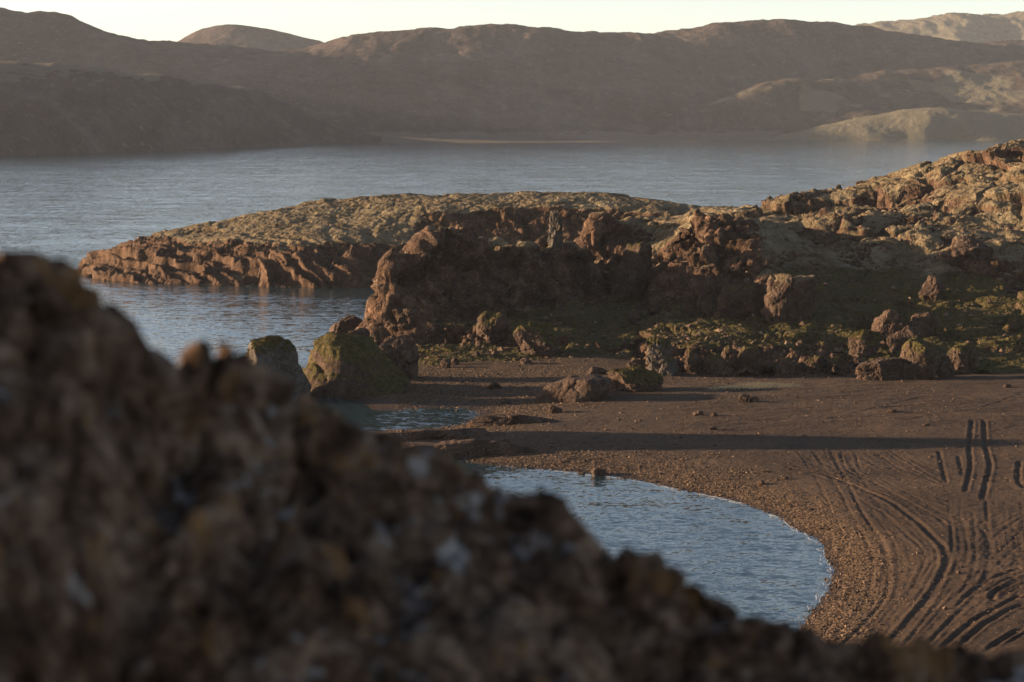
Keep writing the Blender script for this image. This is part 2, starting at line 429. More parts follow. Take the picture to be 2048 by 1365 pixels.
# ------------------------------------------------------------------ rocky terrain with moss (peninsula, headland)
def rocky_terrain(name, label, ctrl, xr, yr, dx, dy, mat, rockf, grassf, seed, c=1.0, flutes=None, rough=1.0, zcut=-1.2, extra=None, macrof=None, hugeamt=1.0, pscale=7, humamt=.8):
    f = interp_fn([tuple(q) for q in ctrl], c)
    nx = int((xr[1]-xr[0])/dx)+1; ny = int((yr[1]-yr[0])/dy)+1
    X, Y = np.meshgrid(np.linspace(*xr, nx), np.linspace(*yr, ny)); X = X.ravel(); Y = Y.ravel()
    Z = f(X, Y)
    P = np.stack([X, Y, Z], 1)
    if extra is not None: P[:, 2] += extra(P)
    keep = P[:, 2] > zcut-1.5
    n = grid_normals(P, nx, ny)
    slope = 1-n[:, 2]
    k = np.where(keep)[0]; Q = P[k]
    warp = np.stack([fbm(Q, 5, 2, off=seed), fbm(Q, 5, 2, off=seed+7), fbm(Q, 5, 2, off=seed+13)], 1)*1.6
    rock = np.clip(rockf(Q, slope[k]) + fbm(Q, pscale, 4, .6, off=seed+2)*.9, 0, 1)
    huge = facets(Q+warp*1.5, 9.5, seed+1.5, 1.1, .45)*(1.5+.4*sstep(-10, 0, Q[:, 0]))*sstep(1., 6., Q[:, 2])
    big = facets(Q+warp, 5.0, seed, 1.0, .55)*1.15
    mid = facets(Q+warp*.5, 2.1, seed+4, 1.1, .6)*.55
    sml = facets(Q, .85, seed+8, 1.2, .6)*.24
    macro = fbm(Q, 17, 3, .5, True, off=seed+11)*1.3-.5
    crag = huge*hugeamt+big+mid+sml+fbm(Q, 1.2, 3, .6, off=seed)*.12
    patch = sstep(-.15, .35, fbm(Q, 11, 3, .6, off=seed+17))
    strat = fbm(np.stack([Q[:, 0]*.30-Q[:, 1]*.08, Q[:, 1]*.8+Q[:, 0]*.10, Q[:, 2]], 1), 1.5, 3, .6, True, off=seed+23)*.30*(1.2-humamt)
    hum = fbm(Q, 3.4, 3, .55, True, off=seed+5)*.40 + fbm(Q, .8, 3, .65, off=seed+6)*.20 + huge*hugeamt*.6 + ((big*.75 + mid*.55)*patch + big*.22)*humamt + strat
    land = sstep(-.6, .9, Q[:, 2])
    r = sstep(.34, .60, rock)
    cm = 1.0
    if flutes is not None: fl, cm = flutes(Q, r)
    mac = macrof(Q) if macrof is not None else 1.0
    crag = crag*(.55+.45*sstep(-15, -8, Q[:, 0])) if name == 'headland' else crag
    d = (crag*r*rough*cm + hum*(1-r)*cm + macro*mac)*(.25+.75*land)
    if flutes is not None: d = d + fl
    dirn = n[k].copy(); dirn[:, 2] *= .8
    P[k] += dirn*d[:, None]
    N = grid_normals(P, nx, ny)
    up = N[k][:, 2]
    soft = sstep(.50, .80, up)
    g = np.clip(grassf(Q), 0, 1)
    veg = np.clip(1.25-rock*1.35, 0, 1)*(.45+.55*soft) + .35*sstep(.82, .97, up)*r
    moss = np.zeros(len(P)); grass = np.zeros(len(P))
    moss[k] = np.clip(veg*(1-g), 0, 1); grass[k] = np.clip(veg*g, 0, 1)
    P2, F2, A = trim(P, grid_faces(nx, ny), P[:, 2] > zcut, {'moss': moss, 'grass': grass})
    tag(mesh_obj(name, P2, F2, mat, attr=A, smooth='mixed'), label, kind='structure')
    G = P[:, 2].reshape(ny, nx)
    def height(x, y):
        i = min(max(int(round((y-yr[0])/(yr[1]-yr[0])*(ny-1))), 0), ny-1); j = min(max(int(round((x-xr[0])/(xr[1]-xr[0])*(nx-1))), 0), nx-1)
        return G[i, j]
    return height

# --- peninsula: crest, moss edge, waterline
pen = []
for u, v, Y in ((158, 540, 386), (185, 520, 387), (250, 490, 388), (320, 470, 389), (380, 456, 390), (500, 432, 392), (600, 410, 393), (700, 397, 394), (800, 389, 395), (860, 394, 394), (930, 393, 393), (1000, 392, 392),
                (1100, 389, 390), (1180, 388, 388), (1230, 393, 386), (1280, 401, 382), (1370, 414, 376), (1480, 421, 370), (1560, 425, 366)):
    q = at(u, v, Y); pen.append(q); pen.append([q[0], q[1]+9, q[2]*.86]); pen.append([q[0]-2, q[1]+24, -1.5]); pen.append([q[0]-2, q[1]+40, -4])
for u, v in ((150, 546), (175, 556), (200, 561), (300, 567), (380, 569), (450, 571), (530, 573), (600, 575), (670, 575), (740, 575), (800, 576)):
    q = atz(u, v, 0); pen.append(q); pen.append([q[0], q[1]-5, -1.5]); pen.append([q[0], q[1]-14, -4.])
pen += [at(*q) for q in ((230, 520, 373), (330, 520, 368), (330, 488, 379), (430, 525, 361), (430, 480, 374), (520, 530, 356), (520, 482, 366), (600, 505, 356), (600, 455, 375), (640, 545, 350), (700, 470, 366), (700, 520, 353),
         (700, 430, 382), (780, 415, 383), (780, 440, 373), (780, 490, 363), (760, 545, 352), (870, 411, 380), (880, 425, 374), (880, 475, 366.5), (880, 520, 358), (1000, 404, 379), (1000, 416, 373), (1000, 470, 367), (1000, 520, 358),
         (1100, 400, 377), (1100, 416, 371), (1100, 480, 364), (1200, 403, 376), (1220, 422, 370), (1220, 480, 363), (1300, 416, 372), (1300, 430, 367), (1300, 480, 360), (1400, 440, 362), (1500, 440, 358), (1000, 560, 347), (1150, 560, 345), (1350, 500, 350), (1500, 480, 350))]
def pen_rock(Q, s):
    xx = Q[:, 0]
    right = sstep(-28, -14, xx)
    low = sstep(7.4, 5.4, Q[:, 2])
    return np.clip(np.maximum(low*.95, right*(.12+sstep(.06, .16, s)*.95))+sstep(.22, .38, s)*.3 - .4*sstep(13.6, 14.4, Q[:, 2]), 0, 1)
def pen_flutes(Q, r):
    """wave-cut ribs that lean down the rock towards the water"""
    band = sstep(8.5, 3.5, Q[:, 2])*sstep(-.6, .6, Q[:, 2])*sstep(-14, -30, Q[:, 0])
    w = Q[:, 0]*.95+Q[:, 1]*.75+fbm(Q, 8, 3, off=21)*5.5
    a = np.stack([w/3.9, w*.07+3, Q[:, 2]*.12], 1)
    b = np.stack([w/1.7, w*.07+9, Q[:, 2]*.2], 1)
    fl = (np.abs(perlin(a[:, 0], a[:, 1], a[:, 2]))*-2.3+.75)*1.9+(np.abs(perlin(b[:, 0], b[:, 1], b[:, 2]))*-2+.55)*.55
    return band*fl, 1-.62*band
rocky_terrain('peninsula', 'long low rocky peninsula with mossy back reaching left into the lake', pen, (-84, 62), (336, 424), .27, .24, M_PEN, pen_rock, lambda Q: .1+0*Q[:, 0], 2.2, flutes=pen_flutes, rough=.95, macrof=lambda Q: .45+0*Q[:, 0], hugeamt=.45, pscale=12, humamt=.32)

# heights of the beach, which the headland's foot meets
bc = [atz(u, v, z) for u, v, z in (
    (700, 905, 0), (800, 905, 0), (870, 910, 0), (930, 917, 0), (950, 925, 0), (1060, 937, 0), (1180, 947, 0), (1300, 965, 0), (1400, 987, 0), (1480, 1005, 0), (1560, 1035, 0), (1620, 1070, 0), (1650, 1100, 0), (1668, 1135, 0), (1662, 1170, 0), (1640, 1205, 0), (1610, 1245, 0), (1570, 1290, 0), (1530, 1340, 0), (1480, 1400, 0),
    (1300, 1050, -1), (1500, 1130, -.7), (1560, 1180, -.5), (1000, 1000, -1.2), (1300, 1250, -1.4), (1500, 1260, -.6), (1100, 1150, -2), (900, 980, -1), (800, 950, -.6), (700, 940, -.8), (500, 850, -1.5), (500, 950, -2), (900, 1200, -2.5),
    (1000, 905, .35), (1200, 918, .45), (1400, 950, .5), (1560, 990, .55), (1660, 1045, .5), (1722, 1100, .5), (1738, 1150, .5), (1702, 1230, .5), (1660, 1300, .5),
    (1100, 850, .8), (1250, 880, .8), (1400, 865, .95), (1700, 885, 1.05), (1700, 960, .95), (1900, 960, 1.15), (1900, 1100, 1.05), (2048, 1100, 1.2), (1850, 1250, .95), (2048, 1300, 1.2), (2200, 1200, 1.5), (2200, 900, 1.6), (1400, 790, .95), (1700, 775, 1.2), (2000, 775, 1.45), (2200, 760, 1.8),
    (1250, 752, .9), (1050, 752, .55), (900, 738, .5), (1100, 722, .95), (950, 722, .8), (1200, 716, 1.1), (1050, 700, 1.2), (1500, 742, .5), (1900, 736, .6), (1700, 738, .5), (2048, 732, .7), (1350, 735, .6), (2200, 728, .8), (850, 780, .3), (950, 785, .3), (1050, 800, .35), (1000, 812, .15), (1150, 815, .7),
    (760, 862, 0), (850, 859, 0), (930, 848, 0), (962, 826, 0), (930, 815, 0), (850, 815, 0), (760, 822, 0), (850, 838, -.3), (700, 845, -.35),
    (1000, 845, .4), (900, 876, .45), (820, 880, .45), (1000, 880, .6), (740, 884, .4), (650, 886, .2), (780, 750, .5), (700, 780, .2), (600, 790, -.1), (720, 720, -.2), (500, 760, -1), (600, 700, -2), (300, 800, -3), (2048, 1400, 1.3), (1700, 1400, .6), (1480, 1500, .6), (2200, 1500, 1.6))]
bf = interp_fn(bc, 2.0)
# --- headland: broken bluff, hollow, rib, grassy bank and the hill on the right
hd = []
# foot along the beach
for u, v in ((760, 722), (850, 728), (950, 722), (1050, 716), (1150, 712), (1240, 714), (1300, 742), (1380, 756), (1450, 757), (1550, 757), (1650, 757), (1720, 758), (1800, 758), (1900, 752), (1980, 748), (2048, 746), (2200, 744)):
    q = atz(u, v, 1.0); z0 = float(bf(q[:1], q[1:2])[0]); q = atz(u, v, z0); hd.append([q[0], q[1], z0+.12]); hd.append([q[0], q[1]-4, z0-1.0]); hd.append([q[0], q[1]-12, -2.5])
# water on the left of and behind the bluff
for x, y in ((-20.4, 247), (-21.2, 251), (-20.4, 256), (-17.5, 263), (-13, 270), (-8.5, 277)):
    hd.append([x, y, 0]); hd.append([x-2.5, y+2, -2.]); hd.append([x-7, y+4, -5.])
hd += [at(*q) for q in (
    # bluff crest and face
    (748, 600, 251.5), (765, 545, 252), (790, 503, 252.5), (815, 516, 253.5), (840, 498, 254.5), (880, 480, 256.5), (935, 458, 259), (980, 482, 263.5), (1040, 486, 267.5), (1085, 490, 270), (1140, 492, 274), (1180, 482, 280),
    (752, 640, 250), (752, 690, 248.5), (800, 560, 251.5), (800, 620, 249.5), (800, 690, 245.5), (860, 540, 253.2), (860, 600, 250.5), (860, 660, 246.5), (860, 700, 243), (930, 500, 257.3), (930, 560, 254.5), (930, 620, 250.5), (930, 680, 244.5), (1000, 510, 263), (1000, 560, 259), (1000, 620, 253), (1000, 670, 245), (1060, 520, 266), (1060, 560, 263), (1060, 630, 254), (1060, 680, 244),
    # hollow with its back wall and green scree
    (1140, 530, 271), (1140, 570, 266), (1140, 620, 257), (1140, 670, 246), (1190, 440, 294), (1190, 500, 282), (1200, 530, 278), (1200, 570, 274), (1200, 620, 263), (1220, 670, 249), (1260, 440, 296), (1260, 470, 293), (1270, 520, 287), (1270, 560, 282), (1280, 620, 265), (1280, 670, 250),
    (1310, 480, 292), (1315, 540, 284), (1325, 580, 276), (1330, 620, 260),
    # rib
    (1340, 452, 278), (1400, 446, 273), (1460, 462, 270), (1520, 480, 270), (1400, 440, 290), (1360, 500, 271), (1420, 500, 266.5), (1480, 510, 264.5), (1540, 522, 267), (1365, 560, 263), (1420, 550, 260.5), (1480, 555, 259.5), (1540, 560, 262), (1380, 600, 257),
    (1400, 565, 255.5), (1500, 568, 255.5), (1440, 612, 251.5), (1520, 612, 251.5), (1390, 640, 248), (1330, 650, 246), (1320, 660, 243),
    # ledge in front of the rib
    (1310, 684, 236), (1350, 676, 238), (1400, 672, 240), (1460, 650, 245), (1520, 640, 248), (1600, 632, 251), (1310, 728, 228), (1360, 738, 226), (1440, 690, 234), (1440, 730, 226.5), (1520, 690, 235), (1520, 732, 226), (1600, 690, 235), (1600, 730, 226.5), (1480, 660, 241), (1680, 726, 227.5), (1760, 726, 227.5), (1860, 722, 228), (1950, 718, 228.5), (1640, 660, 244),
    # bank
    (1650, 560, 266), (1650, 600, 258), (1680, 700, 235), (1750, 560, 270), (1750, 620, 254), (1750, 690, 236), (1850, 540, 272), (1850, 600, 257), (1850, 660, 242), (1950, 560, 265), (1950, 640, 245), (1950, 700, 234), (2048, 560, 264), (2048, 640, 244), (2048, 705, 232), (2200, 640, 244),
    (1620, 500, 283), (1680, 500, 281), (1750, 500, 280), (1850, 490, 279), (1950, 505, 274), (2048, 500, 273), (2200, 480, 274),
    # crest of the hill and the dip behind the rib
    (1380, 425, 335), (1450, 424, 338), (1520, 418, 340), (1600, 410, 340), (1660, 398, 339), (1720, 378, 337), (1780, 358, 334), (1850, 332, 331), (1920, 314, 328), (1990, 297, 325), (2048, 285, 322), (2200, 255, 316),
    (1560, 450, 302), (1620, 445, 306), (1700, 432, 300), (1750, 428, 296), (1780, 450, 291), (1860, 470, 286), (1800, 410, 306), (1900, 400, 300), (2000, 390, 296), (1950, 350, 312), (2048, 340, 308), (1980, 450, 287), (2048, 430, 288), (1900, 440, 292), (1480, 440, 312), (1400, 438, 312))]
for u, v, Y in ((1380, 425, 335), (1520, 418, 340), (1660, 398, 339), (1780, 358, 334), (1920, 314, 328), (2048, 285, 322), (2200, 255, 316)):
    q = at(u, v, Y); hd.append([q[0], q[1]+8, q[2]*.9]); hd.append([q[0], q[1]+22, q[2]*.35])
for u, v, Y in ((980, 482, 263.5), (1085, 490, 270), (1180, 480, 283)):          # back of the bluff
    q = at(u, v, Y); hd.append([q[0], q[1]+6, q[2]*.80]); hd.append([q[0], q[1]+14, q[2]*.35]); hd.append([q[0], q[1]+28, 2.0 if u > 900 else -1.5]); hd.append([q[0], q[1]+55, 2.0 if u > 1000 else -3.])
for u, v, Y in ((1270, 440, 294), (1200, 440, 292)):
    q = at(u, v, Y); hd.append([q[0], q[1]+10, q[2]*.85]); hd.append([q[0], q[1]+28, q[2]*.6])
# sunlit facing edges: short steps
def hd_rock(Q, s):
    X, Y, Z = Q[:, 0], Q[:, 1], Q[:, 2]
    scree = np.exp(-(((X-13)/5.5)**2+((Y-254)/10)**2))*sstep(9, 6, Z)
    cliff = sstep(22, 17, X)*sstep(.03, .10, s)*(1-.95*scree)*sstep(300, 290, Y)
    rib = sstep(13, 17, X)*sstep(38, 31, X)*sstep(5.0, 6.0, Z)*sstep(289, 285, Y)*.9
    hill_ = sstep(31, 40, X)*(.30+sstep(.10, .26, s)*.65)*sstep(6, 10, Z)
    bank = sstep(3.4, 1.8, Z)*sstep(13, 16, X)*sstep(44, 38, X)*.85
    ledge = sstep(13, 16, X)*sstep(29, 25, X)*sstep(7.5, 6, Z)*sstep(.12, .24, s)*.8
    return np.clip(np.maximum(np.maximum(np.maximum(cliff*.95, rib), np.maximum(hill_, bank)), ledge)+sstep(.28, .45, s)*.3, 0, 1)
def hd_steps(P):
    """ledges: the rock breaks into steps a few metres high"""
    X, Y, Z = P[:, 0], P[:, 1], P[:, 2]
    m = np.maximum(sstep(24, 16, X)*sstep(300, 288, Y), sstep(13, 17, X)*sstep(38, 31, X)*sstep(4.5, 6, Z)*sstep(290, 285, Y))*sstep(.6, 2.2, Z)
    scree = np.exp(-(((X-13)/5.5)**2+((Y-254)/10)**2))*sstep(9, 6, Z)
    w = Z+fbm(P, 9, 3, .55, off=41)*2.6
    per = 3.6; k = np.floor(w/per); t = w/per-k
    st = (k+np.clip((t-.62)/.34, 0, 1)*.86+t*.14)*per
    return (st-w)*m*(1-scree)*.34
def hd_grass(Q):
    return sstep(9.8, 7.4, Q[:, 2]+fbm(Q, 8, 3)*2.4)
head_h = rocky_terrain('headland', 'rugged brown headland with dark cliff hollow and mossy hill above the beach', hd, (-21, 92), (222, 352), .2, .2, M_TERR, hd_rock, hd_grass, 5.1, rough=1.1, extra=hd_steps, macrof=lambda Q: .3+.9*sstep(34, 48, Q[:, 0])*sstep(8, 13, Q[:, 2]), pscale=10)

# ------------------------------------------------------------------ beach with tyre tracks
bx = np.arange(-34, 72, .135); ys = [98.]
while ys[-1] < 252: ys.append(ys[-1] + .16*(ys[-1]/140)**1.3)
by = np.array(ys); BNX, BNY = len(bx), len(by)
BX, BY = np.meshgrid(bx, by); BX = BX.ravel(); BY = BY.ravel()
BZ = bf(BX, BY); BP = np.stack([BX, BY, BZ], 1)
BASE = BZ.copy()
BP[:, 2] += fbm(BP, 11, 3)*.07*sstep(.1, .8, BZ) + fbm(BP*np.array([1, .35, 1]), 2.2, 3, .6, off=3)*.05*sstep(.1, .6, BZ)
BP[:, 2] += fbm(BP, .7, 3, .65, off=6)*.045*sstep(-.1, .3, BASE)
# low drift ridges on the upper beach, running away from the shore
dr = sstep(176, 188, BY)*sstep(12, 20, BX)
BP[:, 2] += dr*(fbm(np.stack([BX*.25+BY*.10, BY*1.0-BX*.22, BX*0], 1), 2.6, 3, .55, True, off=12))*.16
def pxline(pts): return [atz(u, v, 1.0) for u, v in pts]
def z3(*p): return [(1600+x/4.565, 1000+y/4.565) for x, y in p]
tracks = [
    ([(1623, 900), (1641, 923), (1678, 978), (1703, 1024), (1723, 1053), (1740, 1088), (1746, 1114), (1743, 1140), (1734, 1175), (1715, 1210), (1690, 1245), (1665, 1275)], .15, .07),
    ([(1659, 900), (1680, 940), (1700, 975), (1714, 1004), (1731, 1031), (1753, 1059), (1769, 1088), (1776, 1114), (1778, 1140), (1773, 1175), (1753, 1210), (1723, 1239), (1666, 1290)], .17, .09),
    ([(1690, 975), (1731, 1004), (1762, 1022), (1793, 1046), (1819, 1072), (1841, 1094), (1850, 1118), (1841, 1140), (1819, 1175), (1797, 1210), (1762, 1252), (1720, 1300)], .15, .07),
    ([(1560, 930), (1640, 945), (1720, 975), (1782, 1004), (1808, 1024), (1841, 1048), (1863, 1070), (1887, 1096), (1893, 1123), (1883, 1149), (1863, 1182), (1841, 1212), (1808, 1248), (1765, 1290)], .22, .13),
    ([(1902, 1040), (1904, 1094), (1900, 1123), (1889, 1149), (1867, 1191), (1837, 1232), (1790, 1280)], .15, .09),
    ([(1924, 1040), (1933, 1092), (1931, 1123), (1918, 1158), (1891, 1193), (1858, 1228), (1805, 1290)], .15, .08),
    ([(1945, 1030), (1950, 1090), (1948, 1130), (1930, 1175), (1890, 1225), (1830, 1285)], .14, .06),
    ([(1959, 1059), (1975, 1083), (1977, 1114), (1970, 1153), (1946, 1197), (1907, 1237), (1852, 1290)], .18, .10),
    ([(1972, 1006), (1975, 1055), (1983, 1094), (1985, 1131), (1975, 1165), (1940, 1215)], .14, .08),
    ([(1944, 850), (1939, 900), (1941, 937), (1930, 992)], .21, .15),
    ([(1968, 850), (1971, 900), (1980, 937), (1973, 969), (1964, 1010)], .22, .15),
    ([(1877, 905), (1885, 940), (1893, 972)], .20, .10), ([(1916, 915), (1925, 958)], .18, .09), ([(2039, 930), (2036, 969), (2050, 988)], .22, .14),
    ([(1746, 905), (1806, 941), (1897, 978)], .14, .06), ([(1774, 900), (1830, 935), (1893, 974)], .15, .07),
    ([(1680, 905), (1696, 941), (1746, 964), (1810, 1001), (1875, 1038), (1897, 1056)], .16, .08),
    ([(1650, 905), (1720, 948), (1790, 985), (1850, 1030)], .13, .05),
    ([(1600, 915), (1700, 965), (1760, 985), (1830, 1015), (1900, 1045)], .13, .05),
    (z3((2045, 190), (1820, 330), (1740, 420)), .14, .07), (z3((2045, 160), (1840, 250), (1760, 330)), .12, .05),
    (z3((2045, 300), (1770, 540), (1500, 800), (1200, 1100), (1000, 1290)), .14, .07), (z3((2045, 400), (1800, 620), (1560, 840), (1300, 1100)), .14, .07),
    (z3((2045, 650), (1800, 720), (1600, 830), (1400, 1000)), .20, .13), (z3((2045, 690), (1850, 770), (1640, 880)), .16, .10),
    (z3((2045, 890), (1800, 1010), (1600, 1110), (1400, 1260), (1300, 1340)), .20, .15), (z3((2045, 980), (1830, 1080), (1650, 1180), (1450, 1340)), .22, .16),
    (z3((2045, 1200), (1800, 1330), (1700, 1400)), .22, .16), (z3((2045, 1260), (1900, 1330)), .2, .14),
    (z3((2040, 760), (1850, 830), (1770, 870), (1750, 920), (1810, 970)), .22, .16), (z3((2045, 730), (1900, 790), (1800, 840)), .15, .1),
    (z3((1280, 500), (1150, 640), (1060, 740), (900, 900), (700, 1130)), .13, .06), (z3((2045, 820), (1880, 890), (1820, 930)), .16, .1),
    (z3((1640, 1010), (1700, 1060), (1850, 1130)), .10, .06), (z3((1880, 1000), (1960, 1060), (2045, 1090)), .12, .07), (z3((1900, 540), (2045, 640)), .12, .07),
    ([(1400, 905), (1500, 912), (1620, 935), (1700, 972)], .18, .07), ([(2048, 860), (1990, 872), (1940, 885)], .16, .07),
    ([(1960, 812), (1880, 800), (1800, 812), (1700, 835)], .2, .08), ([(2048, 800), (1950, 830), (1880, 838), (1800, 850)], .2, .07),
]
G = BP[:, 2].reshape(BNY, BNX)
dep = np.zeros_like(G); WOB = fbm(BP, .55, 3, .6, off=14).reshape(G.shape)
faint = []
for pts, sig, depth in tracks[:9]+tracks[14:24]:
    for k in range(5): faint.append((pts, .10, .016+.022*rs.rand(), rs.uniform(-2.6, 2.6)))
for pts, sig, depth, side in [(p_, s_*.9, d_*.68, 0.) for p_, s_, d_ in tracks]+faint:
    w = np.array(pxline(pts))[:, :2]
    if side:
        tg = np.gradient(w, axis=0); tg /= np.linalg.norm(tg, axis=1)[:, None]; w = w+np.stack([-tg[:, 1], tg[:, 0]], 1)*(side+np.linspace(-.4, .4, len(w))[:, None]*rs.normal())
    # smooth the line (Catmull-Rom), sample every 6 cm
    e = np.vstack([2*w[0]-w[1], w, 2*w[-1]-w[-2]]); S = []
    for i in range(1, len(e)-2):
        L = np.linalg.norm(e[i+1]-e[i]); tt = np.linspace(0, 1, max(int(L/.06), 2), endpoint=False)[:, None]
        S.append(.5*((2*e[i])+(-e[i-1]+e[i+1])*tt+(2*e[i-1]-5*e[i]+4*e[i+1]-e[i+2])*tt**2+(-e[i-1]+3*e[i]-3*e[i+1]+e[i+2])*tt**3))
    S = np.vstack(S); S[:, 0] += np.interp(np.arange(len(S)), np.arange(0, len(S)+30, 14), rs.normal(0, .016, len(np.arange(0, len(S)+30, 14))))
    fade = np.full(G.shape, 0., np.float32)
    best = np.full(G.shape, 9., np.float32)
    for q_, (x, y) in enumerate(S[::2]):
        en = min(q_, len(S)//2-q_)*.12; fd = min(1., .15+en/1.6)
        j0, j1 = np.searchsorted(bx, (x-.75, x+.75)); i0, i1 = np.searchsorted(by, (y-.75, y+.75))
        if j1 <= j0 or i1 <= i0: continue
        dd = np.sqrt((bx[None, j0:j1]-x)**2+(by[i0:i1, None]-y)**2)
        m_ = dd < best[i0:i1, j0:j1]; fade[i0:i1, j0:j1][m_] = fd; best[i0:i1, j0:j1] = np.minimum(best[i0:i1, j0:j1], dd)
    t = best/sig*(1+.14*WOB); depth = depth*fade
    prof = -np.exp(-(t/1.0)**4)*depth + .45*depth*np.exp(-((t-1.75)/.45)**2)
    dep = np.where(np.abs(prof) > np.abs(dep)*.8, prof + dep*.35, dep)
G += dep*(.85+.5*fbm(BP, .45, 2, off=4).reshape(G.shape))
BP[:, 2] = G.ravel()
# churned ground between the tracks
chn = sstep(24, 32, BX)*sstep(182, 170, BY)
BP[:, 2] += chn*np.minimum(fbm(BP, 1.0, 3, .6, off=31)+.1, 0)*.14
gravel = sstep(.95, .25, BASE+fbm(BP, 6, 3)*.25)*.95
gravel = np.clip(gravel + .55*sstep(.1, .5, fbm(BP, 5, 3, off=8)), 0, 1)*(1-.75*sstep(.75, 1.0, BASE)*sstep(18, 26, BX))
wet = sstep(.16, .02, BP[:, 2]+fbm(BP, 1.5, 3)*.05)
front = np.abs(BX) < BY*.32+4
P2, F2, A = trim(BP, grid_faces(BNX, BNY), (BP[:, 2] > -.5) & front, {'gravel': gravel, 'wet': wet})
tag(mesh_obj('beach', P2, F2, M_BEACH, attr=A), 'dark brown sand and gravel beach curving round the bay, cut by tyre tracks', kind='structure')
def beach_h(x, y):
    i = min(max(np.searchsorted(by, y), 0), BNY-1); j = min(max(np.searchsorted(bx, x), 0), BNX-1)
    return BP[i*BNX+j, 2]
def ground_h(x, y):
    z = beach_h(x, y) if by[0] < y < by[-1] else -9
    if -21 < x < 92 and 222 < y < 352: z = max(z, head_h(x, y))
    return z

# ------------------------------------------------------------------ hillside under the camera and an unseen rock added to cast the shadow band on the beach
def simple_mass(name, label, f, xr, yr, d, mat, seed):
    nx = int((xr[1]-xr[0])/d)+1; ny = int((yr[1]-yr[0])/d)+1
    X, Y = np.meshgrid(np.linspace(*xr, nx), np.linspace(*yr, ny)); X = X.ravel(); Y = Y.ravel()
    P = np.stack([X, Y, f(X, Y)], 1); n = grid_normals(P, nx, ny)
    P += n*(facets(P, 4, seed)*.7+facets(P, 1.5, seed+2)*.3)[:, None]
    P2, F2, A = trim(P, grid_faces(nx, ny), P[:, 2] > -2, {'moss': sstep(.8, .95, n[:, 2])*.6, 'grass': 0*X})
    tag(mesh_obj(name, P2, F2, mat, attr=A), label, kind='structure')
simple_mass('hillside', 'steep rocky hillside falling from the viewpoint to the bay', lambda X, Y: np.minimum(27.2-.02*np.abs(X), 27.2-(Y-4)*.62-np.maximum(0, -X-6)*.10), (-40, 40), (-25, 60), .6, M_TERR, 3.3)
simple_mass('islet', 'unseen rock added behind the near outcrop to cast the shadow band on the beach', lambda X, Y: 18.5*np.exp(-(((X+52)/8.5)**2+((Y-185.8)/5.3)**2)**2)-1.5*np.exp(-((Y-181.0)/2.5)**2)-2.2, (-68, -36), (171, 200), .4, M_TERR, 6.1)

